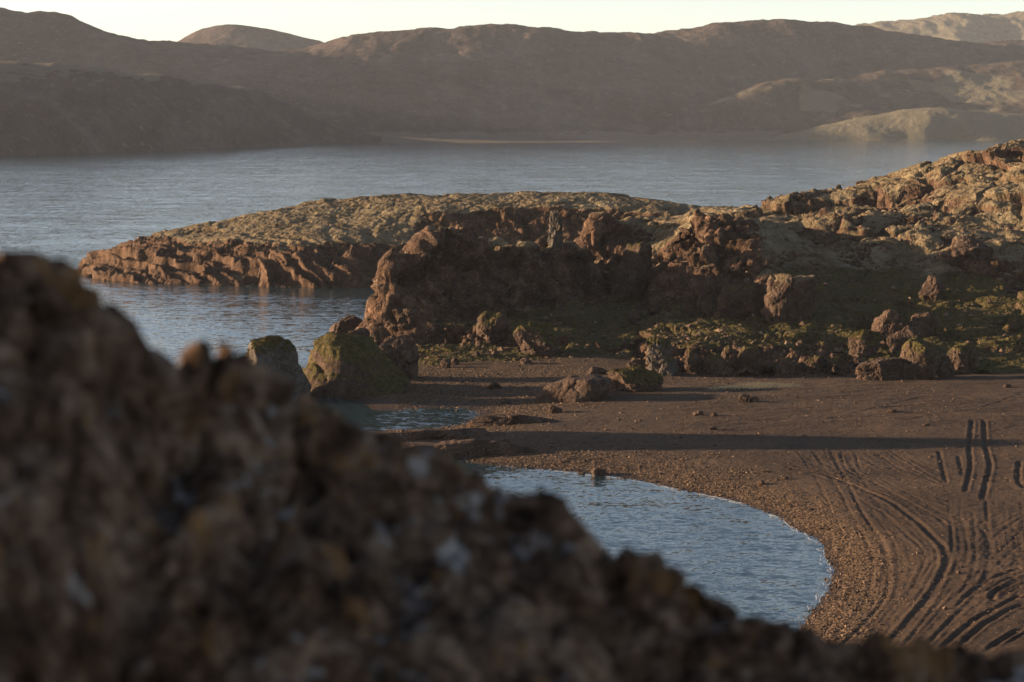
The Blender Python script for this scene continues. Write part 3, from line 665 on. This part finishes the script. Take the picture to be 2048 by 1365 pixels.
# ================================================================== OBJECTS
# ------------------------------------------------------------------ near outcrop, out of focus
def build_outcrop():
    sil = [(-400, 490, 3.0), (-150, 515, 3.0), (0, 528, 3.0), (60, 518, 3.0), (120, 530, 3.02), (180, 562, 3.06), (230, 612, 3.1), (270, 655, 3.16), (320, 708, 3.22), (345, 728, 3.26), (400, 726, 3.32), (460, 722, 3.4), (510, 750, 3.5), (620, 812, 3.5), (700, 858, 3.5), (800, 890, 3.5),
           (900, 925, 3.5), (960, 955, 3.5), (1020, 990, 3.5), (1100, 1000, 3.5), (1150, 1030, 3.5), (1190, 1090, 3.5), (1235, 1122, 3.5), (1290, 1112, 3.5), (1340, 1135, 3.5), (1400, 1182, 3.5), (1470, 1230, 3.5), (1530, 1254, 3.5), (1600, 1262, 3.5), (1660, 1292, 3.5), (1740, 1285, 3.5), (1800, 1290, 3.5), (1900, 1312, 3.5),
           (1970, 1322, 3.5), (2048, 1315, 3.5), (2300, 1345, 3.5), (2900, 1500, 3.5)]
    C = np.array([at(*q) for q in sil])
    d = .0105; xr = (-2.3, 2.4); yr = (1.35, 4.9)
    nx = int((xr[1]-xr[0])/d)+1; ny = int((yr[1]-yr[0])/d)+1
    X, Y = np.meshgrid(np.linspace(*xr, nx), np.linspace(*yr, ny)); X = X.ravel(); Y = Y.ravel()
    zc = np.interp(X, C[:, 0], C[:, 2]); yc = np.interp(X, C[:, 0], C[:, 1])
    sx = np.linspace(*xr, nx); ker = np.exp(-(np.arange(-8, 9)/3.5)**2); ker /= ker.sum()
    zl = np.convolve(np.pad(np.interp(sx, C[:, 0], C[:, 2]), 8, 'edge'), ker, 'valid'); kw = np.exp(-(np.arange(-40, 41)/16.)**2); kw /= kw.sum(); yl = np.convolve(np.pad(np.interp(sx, C[:, 0], C[:, 1]), 40, 'edge'), kw, 'valid')
    zc = np.interp(X, sx, zl); yc = np.interp(X, sx, yl)
    t = Y-yc
    front = np.where(t < 0, t*.62+.05*np.sin(t*9), 0); backd = np.where(t > 0, -t*.95-t*t*.9, 0)
    Z = zc+front+backd-2.6*sstep(1.7, 2.3, np.abs(X))-1.6*sstep(1.72, 1.35, Y)
    for u, dy, sx_, h in ((362, .02, .022, .020), (395, -.02, .036, .050), (455, -.03, .045, .060), (490, -.01, .030, .045), (1100, .0, .022, .035), (1272, .0, .030, .050), (1748, .0, .026, .055), (1890, .0, .026, .042)):
        yq = np.interp(u, [a[0] for a in sil], [a[2] for a in sil]); xq = (u-1024)/FPX*yq
        da, db = X-xq, Y-yq-dy                       # short ridges whose faces look left and forward
        e, f_ = da*.62+db*.78, da*.78-db*.62
        Z = Z+h*np.exp(-(np.abs(e)/sx_)**2.5-(np.abs(f_)/(sx_*2.8))**2.5)
    P = np.stack([X, Y, Z], 1); n = grid_normals(P, nx, ny)
    dd = facets(P, .16, 1.1, 1.0, .6)*.034 + facets(P, .070, 2.7, 1.2, .7)*.024 + fbm(P, .045, 3, .6, True, off=2)*.010 + fbm(P, .5, 2, off=5)*.05
    P += n*dd[:, None]
    P[:, :2] += np.stack([fbm(P, .08, 2, off=8), fbm(P, .08, 2, off=9)], 1)*.015
    tgt = np.array([(-400, 480), (-150, 500), (0, 506), (60, 500), (120, 515), (180, 560), (230, 610), (270, 650), (310, 695), (330, 730), (350, 714), (400, 690), (450, 684), (490, 700), (520, 740), (620, 795), (700, 842), (800, 880), (900, 918), (960, 948), (1020, 984), (1100, 985), (1150, 1020), (1190, 1080), (1230, 1110), (1280, 1092), (1330, 1120), (1400, 1170), (1470, 1220), (1520, 1240), (1600, 1246), (1660, 1280), (1700, 1290), (1745, 1264), (1800, 1276), (1890, 1288), (1960, 1308), (2048, 1302), (2400, 1360)], float)
    for _ in range(3):                               # lift or lower the crest until its outline is the photograph's
        yy, zz = P[:, 1], P[:, 2]-CAMZ
        dep_ = yy*CP-zz*SP; uu = 1024+FPX*P[:, 0]/dep_; vv = 682.5-FPX*(yy*SP+zz*CP)/dep_
        bins = np.arange(-300, 2340, 16); ib = np.digitize(uu, bins); o_ = np.lexsort((vv, ib)); first = o_[np.concatenate([[True], np.diff(ib[o_]) > 0])]
        first = first[(ib[first] > 0) & (ib[first] < len(bins))]          # the vertex on the skyline of each column
        err = np.clip(vv[first]-np.interp(uu[first], tgt[:, 0], tgt[:, 1]), -120, 120); cx = P[first, 0]; cyy = P[first, 1]
        err = np.convolve(np.pad(err, 3, 'edge'), np.array([.5, 1, 1.5, 2, 1.5, 1, .5])/8, 'valid')
        so = np.argsort(cx); P[:, 2] += np.interp(P[:, 0], cx[so], (err*cyy/FPX)[so])*.85
    o = mesh_obj('rock_outcrop', P, grid_faces(nx, ny), M_NEAR)
    tag(o, 'large dark lichen-spotted rock outcrop, out of focus, sloping across the near corner', 'rock')
build_outcrop()

# ------------------------------------------------------------------ boulders
def ground_vec(x, y):
    i = np.clip(np.searchsorted(by, y), 0, BNY-1); j = np.clip(np.searchsorted(bx, x), 0, BNX-1)
    z = np.where((y > by[0]) & (y < by[-1]), BP[i*BNX+j, 2], -9.)
    h = np.array([head_h(a, b) if -21 < a < 92 and 222 < b < 352 else -9. for a, b in zip(x, y)])
    return np.maximum(np.maximum(z, h), -.25)
def ground_hit(u, v, Y):
    """where the ground is met in that direction, near the expected distance"""
    ys_ = np.arange(Y-14, Y+14, .2); d = ray(u, v); q = np.array([0, 0, CAMZ])[None]+d[None]*(ys_/d[1])[:, None]
    below = q[:, 2] <= ground_vec(q[:, 0], q[:, 1])
    k = int(np.argmax(below)) if below.any() else -1
    return ys_[k] if k > 0 else Y
ICO = {}
def ico(k):
    if k not in ICO:
        bm = bmesh.new(); bmesh.ops.create_icosphere(bm, subdivisions=k, radius=1)
        ICO[k] = (np.array([v.co[:] for v in bm.verts]), np.array([[v.index for v in f.verts] for f in bm.faces])); bm.free()
    return ICO[k]
def rock(name, label, u0, u1, v0, v1, Y, seed, mat=None, moss=0.0, grass=0.0, deep=.85, planes=11, rot=0.0, lean=0.0, flat=.86, sub=None, rough=1.0, cat='boulder', group=None, sink=.25, top=None, free=False, cap=(.25, .75), skew=None):
    """boulder whose outline fills columns u0-u1, rows v0-v1 at distance Y; the foot is sunk in the ground"""
    r = np.random.RandomState(seed)
    if not free: Y = ground_hit((u0+u1)/2, v1-2, Y)
    w = (u1-u0)/FPX*Y/2; h = (v1-v0)/FPX*Y*(1+sink)/2
    px = u1-u0
    k = sub or (5 if px > 34 else 4 if px > 14 else 3)
    V, F = ico(k)
    nrm = r.normal(size=(planes, 3)); nrm /= np.linalg.norm(nrm, axis=1)[:, None]
    nrm = np.vstack([nrm, [[.15*r.normal(), .15*r.normal(), 1]], [[0, 0, -1]]]); nrm /= np.linalg.norm(nrm, axis=1)[:, None]
    off = np.concatenate([r.uniform(flat-.16, 1.0, planes), [flat if top is None else top, .95]])
    dots = V@nrm.T
    rad = np.where(dots > .05, off[None]/np.maximum(dots, .05), 9.)
    rad = -np.log(np.exp(-rad*60).sum(1))/60
    P = V*np.clip(rad, .3, 1.25)[:, None]
    for a in range(3):
        P[:, a] = 2*(P[:, a]-P[:, a].min())/(P[:, a].max()-P[:, a].min())-1
    if skew:
        t = np.clip(P[:, 2], 0, 1); P[:, 0] = P[:, 0]*(1-skew[0]*t)+skew[1]*t
    P = P*np.array([w, w*deep, h])
    s = max(w, h)
    Q = P+seed*3.7
    n0 = P/np.linalg.norm(P, axis=1)[:, None]
    d = facets(Q, s*.75, seed*.37, 1.1, .3)*s*.10 + facets(Q, s*.30, seed*.53, 1.2, .5)*s*.045 + facets(Q, s*.12, seed*.71, 1.2, .5)*s*.018 + fbm(Q, s*.12, 3, .6, off=seed)*s*.012
    P = P+n0*(d*rough)[:, None]
    c, sn = math.cos(lean), math.sin(lean)
    P = P@np.array([[c, 0, sn], [0, 1, 0], [-sn, 0, c]]).T
    # vertex normals for the moss
    fn = np.cross(P[F[:, 1]]-P[F[:, 0]], P[F[:, 2]]-P[F[:, 0]]); vn = np.zeros_like(P)
    for i in range(3): np.add.at(vn, F[:, i], fn)
    vn /= np.linalg.norm(vn, axis=1)[:, None]
    q = at((u0+u1)/2, v1, Y)
    zoff = h*(1-2*sink/(1+sink))
    cen = np.array([q[0], Y+w*deep*.2, q[2]+zoff])
    topm = sstep(*cap, vn[:, 2]+.35*(P[:, 2]/h))
    o = mesh_obj(name, P-np.array([0, 0, P[:, 2].min()]), F, mat or M_BOUL, attr={'moss': topm*moss, 'grass': topm*grass}, smooth=k > 5)
    o.location = (cen[0], cen[1], cen[2]+P[:, 2].min())
    tag(o, label, cat, group)
    return o

# mossy mounds and the boulders round the bluff's foot
rock('mossy_mound', 'broad grass-topped rock mound at the water by the small pool', 578, 856, 667, 822, 214, 3, sink=.85, grass=1.15, deep=.62, planes=60, flat=1.0, rough=.55, sub=6, cat='rock mound', lean=.0, free=True, cap=(.40, .75), skew=(.42, -.30))
rock('mossy_mound', 'grey rock mound with grass cap beside the near outcrop', 470, 622, 676, 800, 209, 12, M_GREY, sink=.7, grass=1.0, deep=.7, planes=26, flat=.98, rough=.6, sub=6, cat='rock mound', free=True, cap=(.62, .95), skew=(.2, -.1))
rock('boulder', 'pale brown angular boulder with sunlit left face behind the grass-topped mound', 744, 842, 671, 760, 228, 21, deep=.7, planes=9, flat=.95, lean=.12)
rock('boulder', 'dark boulder at the lake edge, leftmost beneath the bluff', 655, 727, 632, 676, 262, 33, free=True, deep=.7, planes=10)
rock('boulder', 'brown tilted boulder wedged between dark boulder and bluff', 692, 748, 650, 706, 247, 41, free=True, deep=.7, lean=-.5)
rock('boulder', 'small brown boulder leaning on the foot of the bluff by the lake', 736, 764, 660, 706, 246, 47, free=True, deep=.8)
rock('boulder', 'large rounded boulder with mossy top at foot of the dark cliff', 950, 1024, 621, 684, 242, 55, moss=.2, grass=.8, deep=.8, planes=15, flat=.84)
rock('boulder', 'dark mossy boulder at foot of the cliff beside the green scree', 1028, 1122, 648, 708, 239.5, 62, grass=.8, deep=.7)
rock('boulder', 'rounded boulder stuck halfway up the dark cliff hollow', 1156, 1205, 523, 578, 266, 71, deep=.8)
rock('rock_fin', 'leaning moss-topped rock fin in the cliff hollow', 1228, 1304, 478, 606, 268, 83, moss=.5, grass=.6, deep=.6, planes=8, lean=.35, cat='rock fin')
rock('boulder', 'small boulder on the green scree of the cliff hollow', 1256, 1284, 620, 650, 254, 91, deep=.9)
rock('rock_pinnacle', 'upright pale rock pinnacle standing on the bluff crest', 1096, 1127, 419, 496, 276, 101, M_GREY, moss=.3, deep=.8, planes=9, flat=.95, sub=5, cat='rock pinnacle', rough=1.6)
rock('boulder', 'small rock at foot of the pinnacle on the bluff crest', 1066, 1100, 478, 496, 274, 104, deep=.8)
rock('rock_slab', 'smooth whaleback rock slab rising from the upper beach', 1068, 1226, 752, 802, 212, 111, deep=.8, planes=14, flat=.84, rough=.4, sub=6, cat='rock', lean=0, sink=.6, skew=(.3, .25))
rock('boulder', 'flat rock lying on top of the whaleback slab', 1172, 1217, 734, 750, 213, 115, deep=.8)
rock('mossy_rock', 'low grassy rock beside the whaleback slab on the beach', 1208, 1326, 734, 784, 217, 121, grass=1.0, deep=.6, planes=8, lean=.15, cat='rock')
rock('boulder', 'dark block resting at the tip of the grassy ledge', 1252, 1292, 716, 740, 224, 128, deep=.9)
rock('boulder', 'rounded lichen-white block ending the grassy ledge above the beach', 1290, 1360, 670, 752, 229, 131, M_GREY, grass=.9, deep=.9, planes=15, flat=.84)
rock('boulder', 'large pale leaning boulder on the slope below the rib', 1528, 1630, 544, 640, 253, 141, moss=.5, deep=.7, planes=8, lean=.25, flat=.95)
rock('boulder', 'upright craggy rock at left end of the short rock wall', 1396, 1438, 552, 614, 254, 151, moss=.4, deep=.8)
rock('rock_wall', 'short dark rock wall between upright rock and leaning boulder', 1428, 1546, 570, 632, 254.5, 157, grass=.5, deep=.35, planes=6, cat='rock')
rock('boulder', 'angular boulder with sunlit left face on the green bank', 1744, 1816, 616, 682, 239, 161, deep=.8, planes=9)
rock('boulder', 'dark boulder behind the angular one on the green bank', 1810, 1880, 624, 672, 243, 167, deep=.8)
rock('boulder', 'tilted slab in front of the angular boulder on the bank', 1772, 1846, 654, 700, 236, 173, deep=.7, lean=-.2)
rock('boulder', 'tall rounded boulder with moss cap at the edge of the beach', 1800, 1882, 678, 760, 228, 181, moss=.4, grass=.9, deep=.9, planes=16, flat=.84, lean=.2)
rock('boulder', 'flat brown boulder left of the moss-capped one on the beach edge', 1709, 1810, 714, 762, 229, 187, deep=.6, planes=9)
rock('boulder', 'dark mossy boulder at the beach edge, right of the moss-capped one', 1888, 1960, 687, 742, 231, 193, grass=.9, deep=.8, planes=15, flat=.84)
rock('boulder', 'small dark stone wedged between two mossy boulders', 1876, 1908, 712, 756, 228, 197, deep=.9)
rock('mossy_rock', 'golden mossy rock at left of the angular boulder', 1698, 1764, 658, 716, 236, 203, grass=1.1, deep=.7, planes=15, flat=.82, cat='rock')
rock('boulder', 'small boulder with lit edge high on the green bank', 1838, 1892, 552, 594, 256, 211, deep=.8, moss=.2)
rock('rock_outcrop', 'dark craggy knob on the hill slope above the green bank', 1722, 1786, 422, 486, 296, 221, deep=.9, moss=.5, cat='rock outcrop')
rock('rock_outcrop', 'shadowed low outcrop on the hill near the right edge', 1896, 1990, 474, 524, 274, 227, deep=.6, moss=.3, cat='rock outcrop')
ledge = ('first', 'second', 'fourth', 'third', 'fifth', 'sixth', 'seventh')
for i, (a, b, c, d, Y) in enumerate(((1368, 1410, 700, 750, 231), (1408, 1452, 706, 752, 230.5), (1470, 1518, 694, 734, 232.5), (1440, 1476, 690, 720, 234), (1548, 1592, 716, 752, 230), (1610, 1650, 712, 748, 230.5), (1655, 1694, 714, 746, 231))):
    rock('ledge_rock', ledge[i]+' dark rock rightwards from the lichen-white block, under the grassy ledge', a, b, c, d, Y, 231+i*5, deep=.8, grass=.6, sink=.5, planes=15, flat=.82, group='rocks in the undercut of the grassy ledge')
# spit between pool and bay
rock('rock_slab', 'long low rock slab along the far side of the spit by the pool', 930, 1130, 830, 850, 199, 301, deep=.30, planes=7, flat=.9, rough=.8, sub=6, cat='rock', sink=.5)
rock('rock_slab', 'pale ledge of rock dipping into the pool', 800, 985, 856, 878, 188, 307, deep=.4, planes=7, flat=.9, rough=.8, sub=6, cat='rock', sink=.5, lean=-.06)
rock('rock_slab', 'dark flat rock ledge forming the near side of the spit', 770, 1110, 882, 912, 182, 313, deep=.30, planes=7, flat=.9, rough=.9, sub=6, cat='rock', sink=.5)
rock('boulder', 'sunlit flat boulder on the dark spit', 884, 936, 868, 898, 180, 319, deep=.8)
rock('boulder', 'small pointed boulder on the spit, nearest the bay', 972, 1004, 882, 908, 176, 323, deep=.9)
rock('boulder', 'small boulder just behind the pointed one on the spit', 1000, 1022, 878, 898, 178, 329, deep=.9)
rock('boulder', 'small brown stone on the left end of the spit', 814, 832, 880, 896, 179, 331, deep=.9)
rock('boulder', 'squat stone on the far ridge of the spit', 1094, 1124, 810, 828, 199, 337, deep=.9)
rock('boulder', 'dark wet stone standing in the bay, close to shore', 1182, 1216, 936, 954, 166, 341, deep=.8)
rock('boulder', 'small dark stone awash in the bay', 1154, 1172, 944, 952, 165.5, 347, deep=.8)
rock('boulder', 'sunlit stone on the beach under the dark cliff', 880, 902, 718, 738, 236, 351, deep=.8)
rock('boulder', 'smaller sunlit stone beside its twin under the dark cliff', 900, 918, 716, 732, 237, 353, deep=.8)
rock('boulder', 'brown stone lying on the cove gravel beneath the mossy boulder', 1040, 1064, 715, 730, 236, 357, deep=.8)
rock('boulder', 'lone dark stone in the middle of the cove gravel', 972, 1006, 764, 780, 217, 361, deep=.8)
rock('boulder', 'flat dark stone in the shade by the pool', 988, 1026, 800, 809, 206, 367, deep=.8)
rock('boulder', 'low double stone on the beach below the dry grass', 1476, 1500, 788, 806, 207, 371, deep=.8)
rock('boulder', 'little stone touching the low double stone on the beach', 1499, 1519, 793, 806, 206.5, 373, deep=.8)
rock('boulder', 'pointed pale stone on the upper beach, leftmost of two', 1384, 1408, 820, 833, 200, 379, deep=.8)
rock('boulder', 'small pale stone on the upper beach, right of the pointed one', 1420, 1437, 825, 835, 199, 383, deep=.8)
rock('boulder', 'small stone at the edge of the long shadow on the beach', 1419, 1434, 852, 862, 192, 389, deep=.8)
rock('boulder', 'small stone among drift ridges on the upper beach', 1770, 1796, 818, 827, 200, 397, deep=.8)
rock('boulder', 'tiny stone on the beach above the twin tyre ruts', 1846, 1860, 847, 855, 193, 401, deep=.8)
rock('boulder', 'pale stone on the beach at the far right edge', 2006, 2024, 768, 778, 214, 409, deep=.8)
rock('boulder', 'lone stone on the gravel rim of the bay', 1514, 1532, 960, 972, 162, 419, deep=.8)
rock('boulder', 'tiny stone on gravel behind the lone rim stone', 1563, 1577, 953, 961, 165, 421, deep=.8)

# ------------------------------------------------------------------ gravel and rubble
def gravel_mat():
    t = NT('gravel_stone'); info = t.new('ShaderNodeAttribute', attribute_name='tone').outputs['Fac']
    col = t.ramp(info, [(0., (.022, .013, .009)), (.5, (.080, .049, .029)), (.9, (.16, .10, .060)), (1., (.21, .15, .10))])
    return t.fin(col, .85, None, .25)
M_GRAV = gravel_mat()
OCT_V = np.array([(1, 0, 0), (-1, 0, 0), (0, 1, 0), (0, -1, 0), (0, 0, 1), (0, 0, -1)], float)
OCT_F = np.array([(0, 2, 4), (2, 1, 4), (1, 3, 4), (3, 0, 4), (2, 0, 5), (1, 2, 5), (3, 1, 5), (0, 3, 5)])
def scatter(name, label, pts, sizes, seed):
    r = np.random.RandomState(seed); n = len(pts)
    V = OCT_V[None]*r.uniform(.6, 1.25, (n, 6, 1))+r.normal(0, .18, (n, 6, 3))
    a = r.uniform(0, 6.28, n); c, s = np.cos(a), np.sin(a)
    x = V[:, :, 0]*c[:, None]-V[:, :, 1]*s[:, None]; y = V[:, :, 0]*s[:, None]+V[:, :, 1]*c[:, None]
    V = np.stack([x, y, V[:, :, 2]*.62], 2)*sizes[:, None, None]+pts[:, None]
    F = (OCT_F[None]+6*np.arange(n)[:, None, None]).reshape(-1, 3)
    tone = np.repeat(np.clip(r.normal(.45, .24, n), 0, 1), 6)
    tag(mesh_obj(name, V.reshape(-1, 3), F, M_GRAV, attr={'tone': tone}, smooth=False), label, kind='stuff')
def scatter_beach():
    r = np.random.RandomState(5)
    idx = np.where((BP[:, 2] > -.08) & front & (BX > -12) & (BX < 47) & (BY > 108) & (BY < 246))[0]
    Yw = (BY[idx]/140)**1.2                                   # rows are spaced wider farther off
    p = (gravel[idx]**1.5*.9*np.where(BX[idx] > -12, 1, 0)+.03)*Yw
    idx = r.choice(idx, 44000, replace=False, p=p/p.sum())
    pts = BP[idx]+r.uniform(-.07, .07, (len(idx), 3))*np.array([1, 1, .0])
    s = np.clip(r.lognormal(-2.75, .42, len(idx)), .03, .30)
    pts[:, 2] += s*.12
    scatter('gravel', 'loose brown gravel and cobbles strewn along the bay shore', pts, s, 9)
scatter_beach()

def scatter_rubble():
    """broken stones on the ledges and at the foot of the cliffs"""
    r = np.random.RandomState(15); pts = []; sz = []
    while len(pts) < 5200:
        x = r.uniform(-19, 74); y = r.uniform(230, 300)
        z = head_h(x, y)
        if z < .5: continue
        w = 1.0 if x < 30 and z < 8 else .35
        if y < 242 and z < 3: w = 1.3
        if r.rand() > w*.8: continue
        s_ = float(np.clip(r.lognormal(-1.75, .55), .07, .75)); pts.append((x, y, z+s_*.1)); sz.append(s_)
    scatter('rubble', 'broken brown stones littering the ledges and slopes of the headland', np.array(pts), np.array(sz), 19)
scatter_rubble()

def foam():
    """thin broken lines of foam where small waves run up the bay shore"""
    r = np.random.RandomState(44); V = []; F = []
    sh = np.array([atz(u, v, 0)[:2] for u, v in ((1000, 930), (1060, 937), (1180, 947), (1300, 965), (1400, 987), (1480, 1005), (1560, 1035), (1620, 1070), (1650, 1100), (1668, 1135), (1662, 1170), (1640, 1205), (1610, 1245))])
    seg = np.linalg.norm(np.diff(sh, axis=0), axis=1); cum = np.concatenate([[0], np.cumsum(seg)])
    def on(t): return np.array([np.interp(t, cum, sh[:, 0]), np.interp(t, cum, sh[:, 1])])
    for k in range(150):
        t0 = r.uniform(.5, cum[-1]-.5); L = r.uniform(.25, 1.6); off = abs(r.normal(0, .35)) if k < 160 else r.uniform(.6, 3.2); w = r.uniform(.012, .040)
        ts = np.arange(t0, min(t0+L, cum[-1]), .12)
        if len(ts) < 3: continue
        base = len(V)
        for i, t in enumerate(ts):
            p = on(t); q = on(t+.1)-on(t-.1); q /= np.linalg.norm(q)+1e-9; nn = np.array([q[1], -q[0]]);  nn = nn if nn[0] < 0 else -nn
            c = p+nn*(off+.10*math.sin(t*2.3+k)+r.normal(0, .03)); ww = w*math.sin(math.pi*(i+.5)/len(ts))*r.uniform(.5, 1.3)
            V.append((*(c-nn*ww), .006)); V.append((*(c), .006+ww*.5)); V.append((*(c+nn*ww), .006))
        for i in range(len(ts)-1):
            a = base+3*i; F += [(a, a+3, a+4, a+1), (a+1, a+4, a+5, a+2)]
    t = NT('foam'); m = t.fin((.40, .42, .44), .6, None, .3)
    tag(mesh_obj('foam', V, F, m), 'thin broken lines of white foam along the bay shore', kind='stuff')
foam()

# ------------------------------------------------------------------ dry grass on the beach
def dry_grass():
    r = np.random.RandomState(77); V = []; F = []
    def blade(x, y, z, h, w, dx, dy):
        i = len(V); V.extend([(x-w, y, z), (x+w, y, z), (x+dx*.5+w*.6, y+dy*.5, z+h*.62), (x+dx*.5-w*.6, y+dy*.5, z+h*.62), (x+dx, y+dy, z+h)])
        F.extend([(i, i+1, i+2), (i, i+2, i+3), (i+3, i+2, i+4)])
    for (u, v, ru, n, hh) in ((1510, 772, 30, 1500, .42), (1465, 773, 34, 700, .20), (1572, 771, 26, 600, .26), (1430, 776, 18, 250, .12), (1540, 768, 20, 400, .3)):
        c = atz(u, v, 1.2); s = ru/FPX*c[1]
        for k in range(n):
            x = c[0]+r.normal(0, s*.55); y = c[1]+r.normal(0, .8); z = ground_h(x, y)-.02
            blade(x, y, z, hh*r.uniform(.4, 1.15), r.uniform(.008, .02), r.normal(.05, .10), r.normal(0, .10))
    t = NT('dry_grass'); m = t.fin(t.ramp(t.noise(t.pos(), 3, 2), [(.35, (.42, .31, .16)), (.65, (.62, .50, .31))]), .9, None, .1)
    tag(mesh_obj('dry_grass', V, F, m, smooth=False), 'tufts of pale dry grass on the upper beach below the bank', kind='stuff')
dry_grass()

# ------------------------------------------------------------------ grass growing on the two mounds
def mound_grass(o, n, seed):
    r = np.random.RandomState(seed); me = o.data
    nv = len(me.vertices); co = np.zeros(nv*3, np.float32); no = np.zeros(nv*3, np.float32); g = np.zeros(nv, np.float32)
    me.vertices.foreach_get('co', co); me.vertices.foreach_get('normal', no); me.attributes['grass'].data.foreach_get('value', g)
    co = co.reshape(-1, 3); no = no.reshape(-1, 3)
    p = np.clip(g, 0, 1)**2; k = r.choice(nv, n, p=p/p.sum())
    B = co[k]+r.normal(0, .05, (n, 3))*np.array([1, 1, .2])-no[k]*.03
    h = r.uniform(.05, .17, n)*(.6+.8*(fbm(B, 1.3, 2)+.4)); w = r.uniform(.008, .018, n)
    lean = no[k]*.5+np.stack([r.normal(.25, .35, n), r.normal(-.1, .35, n), np.full(n, .75)], 1)
    T = B+lean*h[:, None]; T[:, 2] -= h*.12*np.abs(lean[:, 0])
    wv = np.stack([w, 0*w, 0*w], 1)
    V = np.stack([B-wv, B+wv, T], 1).reshape(-1, 3); F = np.arange(3*n).reshape(-1, 3)
    b = mesh_obj('grass', V, F, M_BLADE, parent=o, smooth=False); b['kind'] = 'stuff'
tb = NT('grass_blade'); M_BLADE = tb.fin(tb.ramp(tb.noise(tb.pos(), 2.2, 3, .7), [(.3, (.032, .027, .009)), (.52, (.075, .060, .018)), (.72, (.19, .135, .058))]), .9, None, .1)
for o in [o for o in COL.objects if o.name.startswith('mossy_mound') or o.name.startswith('mossy_rock')]:
    mound_grass(o, 9000 if o.name.startswith('mossy_mound') else 3500, len(o.name)+int(abs(o.location.x)))

def bank_grass():
    o = bpy.data.objects['headland']; me = o.data; r = np.random.RandomState(8)
    nv = len(me.vertices); co = np.zeros(nv*3, np.float32); no = np.zeros(nv*3, np.float32); g = np.zeros(nv, np.float32); ms = np.zeros(nv, np.float32)
    me.vertices.foreach_get('co', co); me.vertices.foreach_get('normal', no); me.attributes['grass'].data.foreach_get('value', g); me.attributes['moss'].data.foreach_get('value', ms)
    co = co.reshape(-1, 3); no = no.reshape(-1, 3)
    vis = (co[:, 1] < 300) & (co[:, 0] > -20) & (co[:, 0] < 74)
    p = np.clip(g-.25, 0, 1)**1.5*vis; n = 70000; k = r.choice(nv, n, p=p/p.sum())
    B = co[k]+r.normal(0, .08, (n, 3))*np.array([1, 1, .1])-no[k]*.03
    h = r.uniform(.07, .26, n)*np.clip(.55+1.2*fbm(B, 2.2, 2), .25, 1.6); w = r.uniform(.010, .025, n)
    lean = no[k]*.4+np.stack([r.normal(.2, .4, n), r.normal(-.1, .35, n), np.full(n, .8)], 1)
    T = B+lean*h[:, None]; wv = np.stack([w, 0*w, 0*w], 1)
    V = np.stack([B-wv, B+wv, T], 1).reshape(-1, 3)
    b = mesh_obj('grass', V, np.arange(3*n).reshape(-1, 3), M_BLADE, smooth=False)
    tag(b, 'short olive grass covering the bank and hollow of the headland', kind='stuff')
bank_grass()

# ------------------------------------------------------------------ haze
def haze():
    m = bpy.data.materials.new('haze_air'); m.use_nodes = True
    n = m.node_tree.nodes; n.clear()
    out = n.new('ShaderNodeOutputMaterial'); pv = n.new('ShaderNodeVolumePrincipled')
    pv.inputs['Color'].default_value = (.80, .88, 1.0, 1); pv.inputs['Density'].default_value = .000038; pv.inputs['Anisotropy'].default_value = .0
    m.node_tree.links.new(pv.outputs[0], out.inputs['Volume'])
    x0, x1, y0, y1, z0, z1 = -3600, 3600, -250, 5450, -30, 300
    v = [(x, y, z) for z in (z0, z1) for y in (y0, y1) for x in (x0, x1)]
    f = [(0, 2, 3, 1), (4, 5, 7, 6), (0, 1, 5, 4), (2, 6, 7, 3), (0, 4, 6, 2), (1, 3, 7, 5)]
    tag(mesh_obj('haze', v, f, m, smooth=False), 'thin pale haze over the far hills and lake', kind='stuff')
haze()
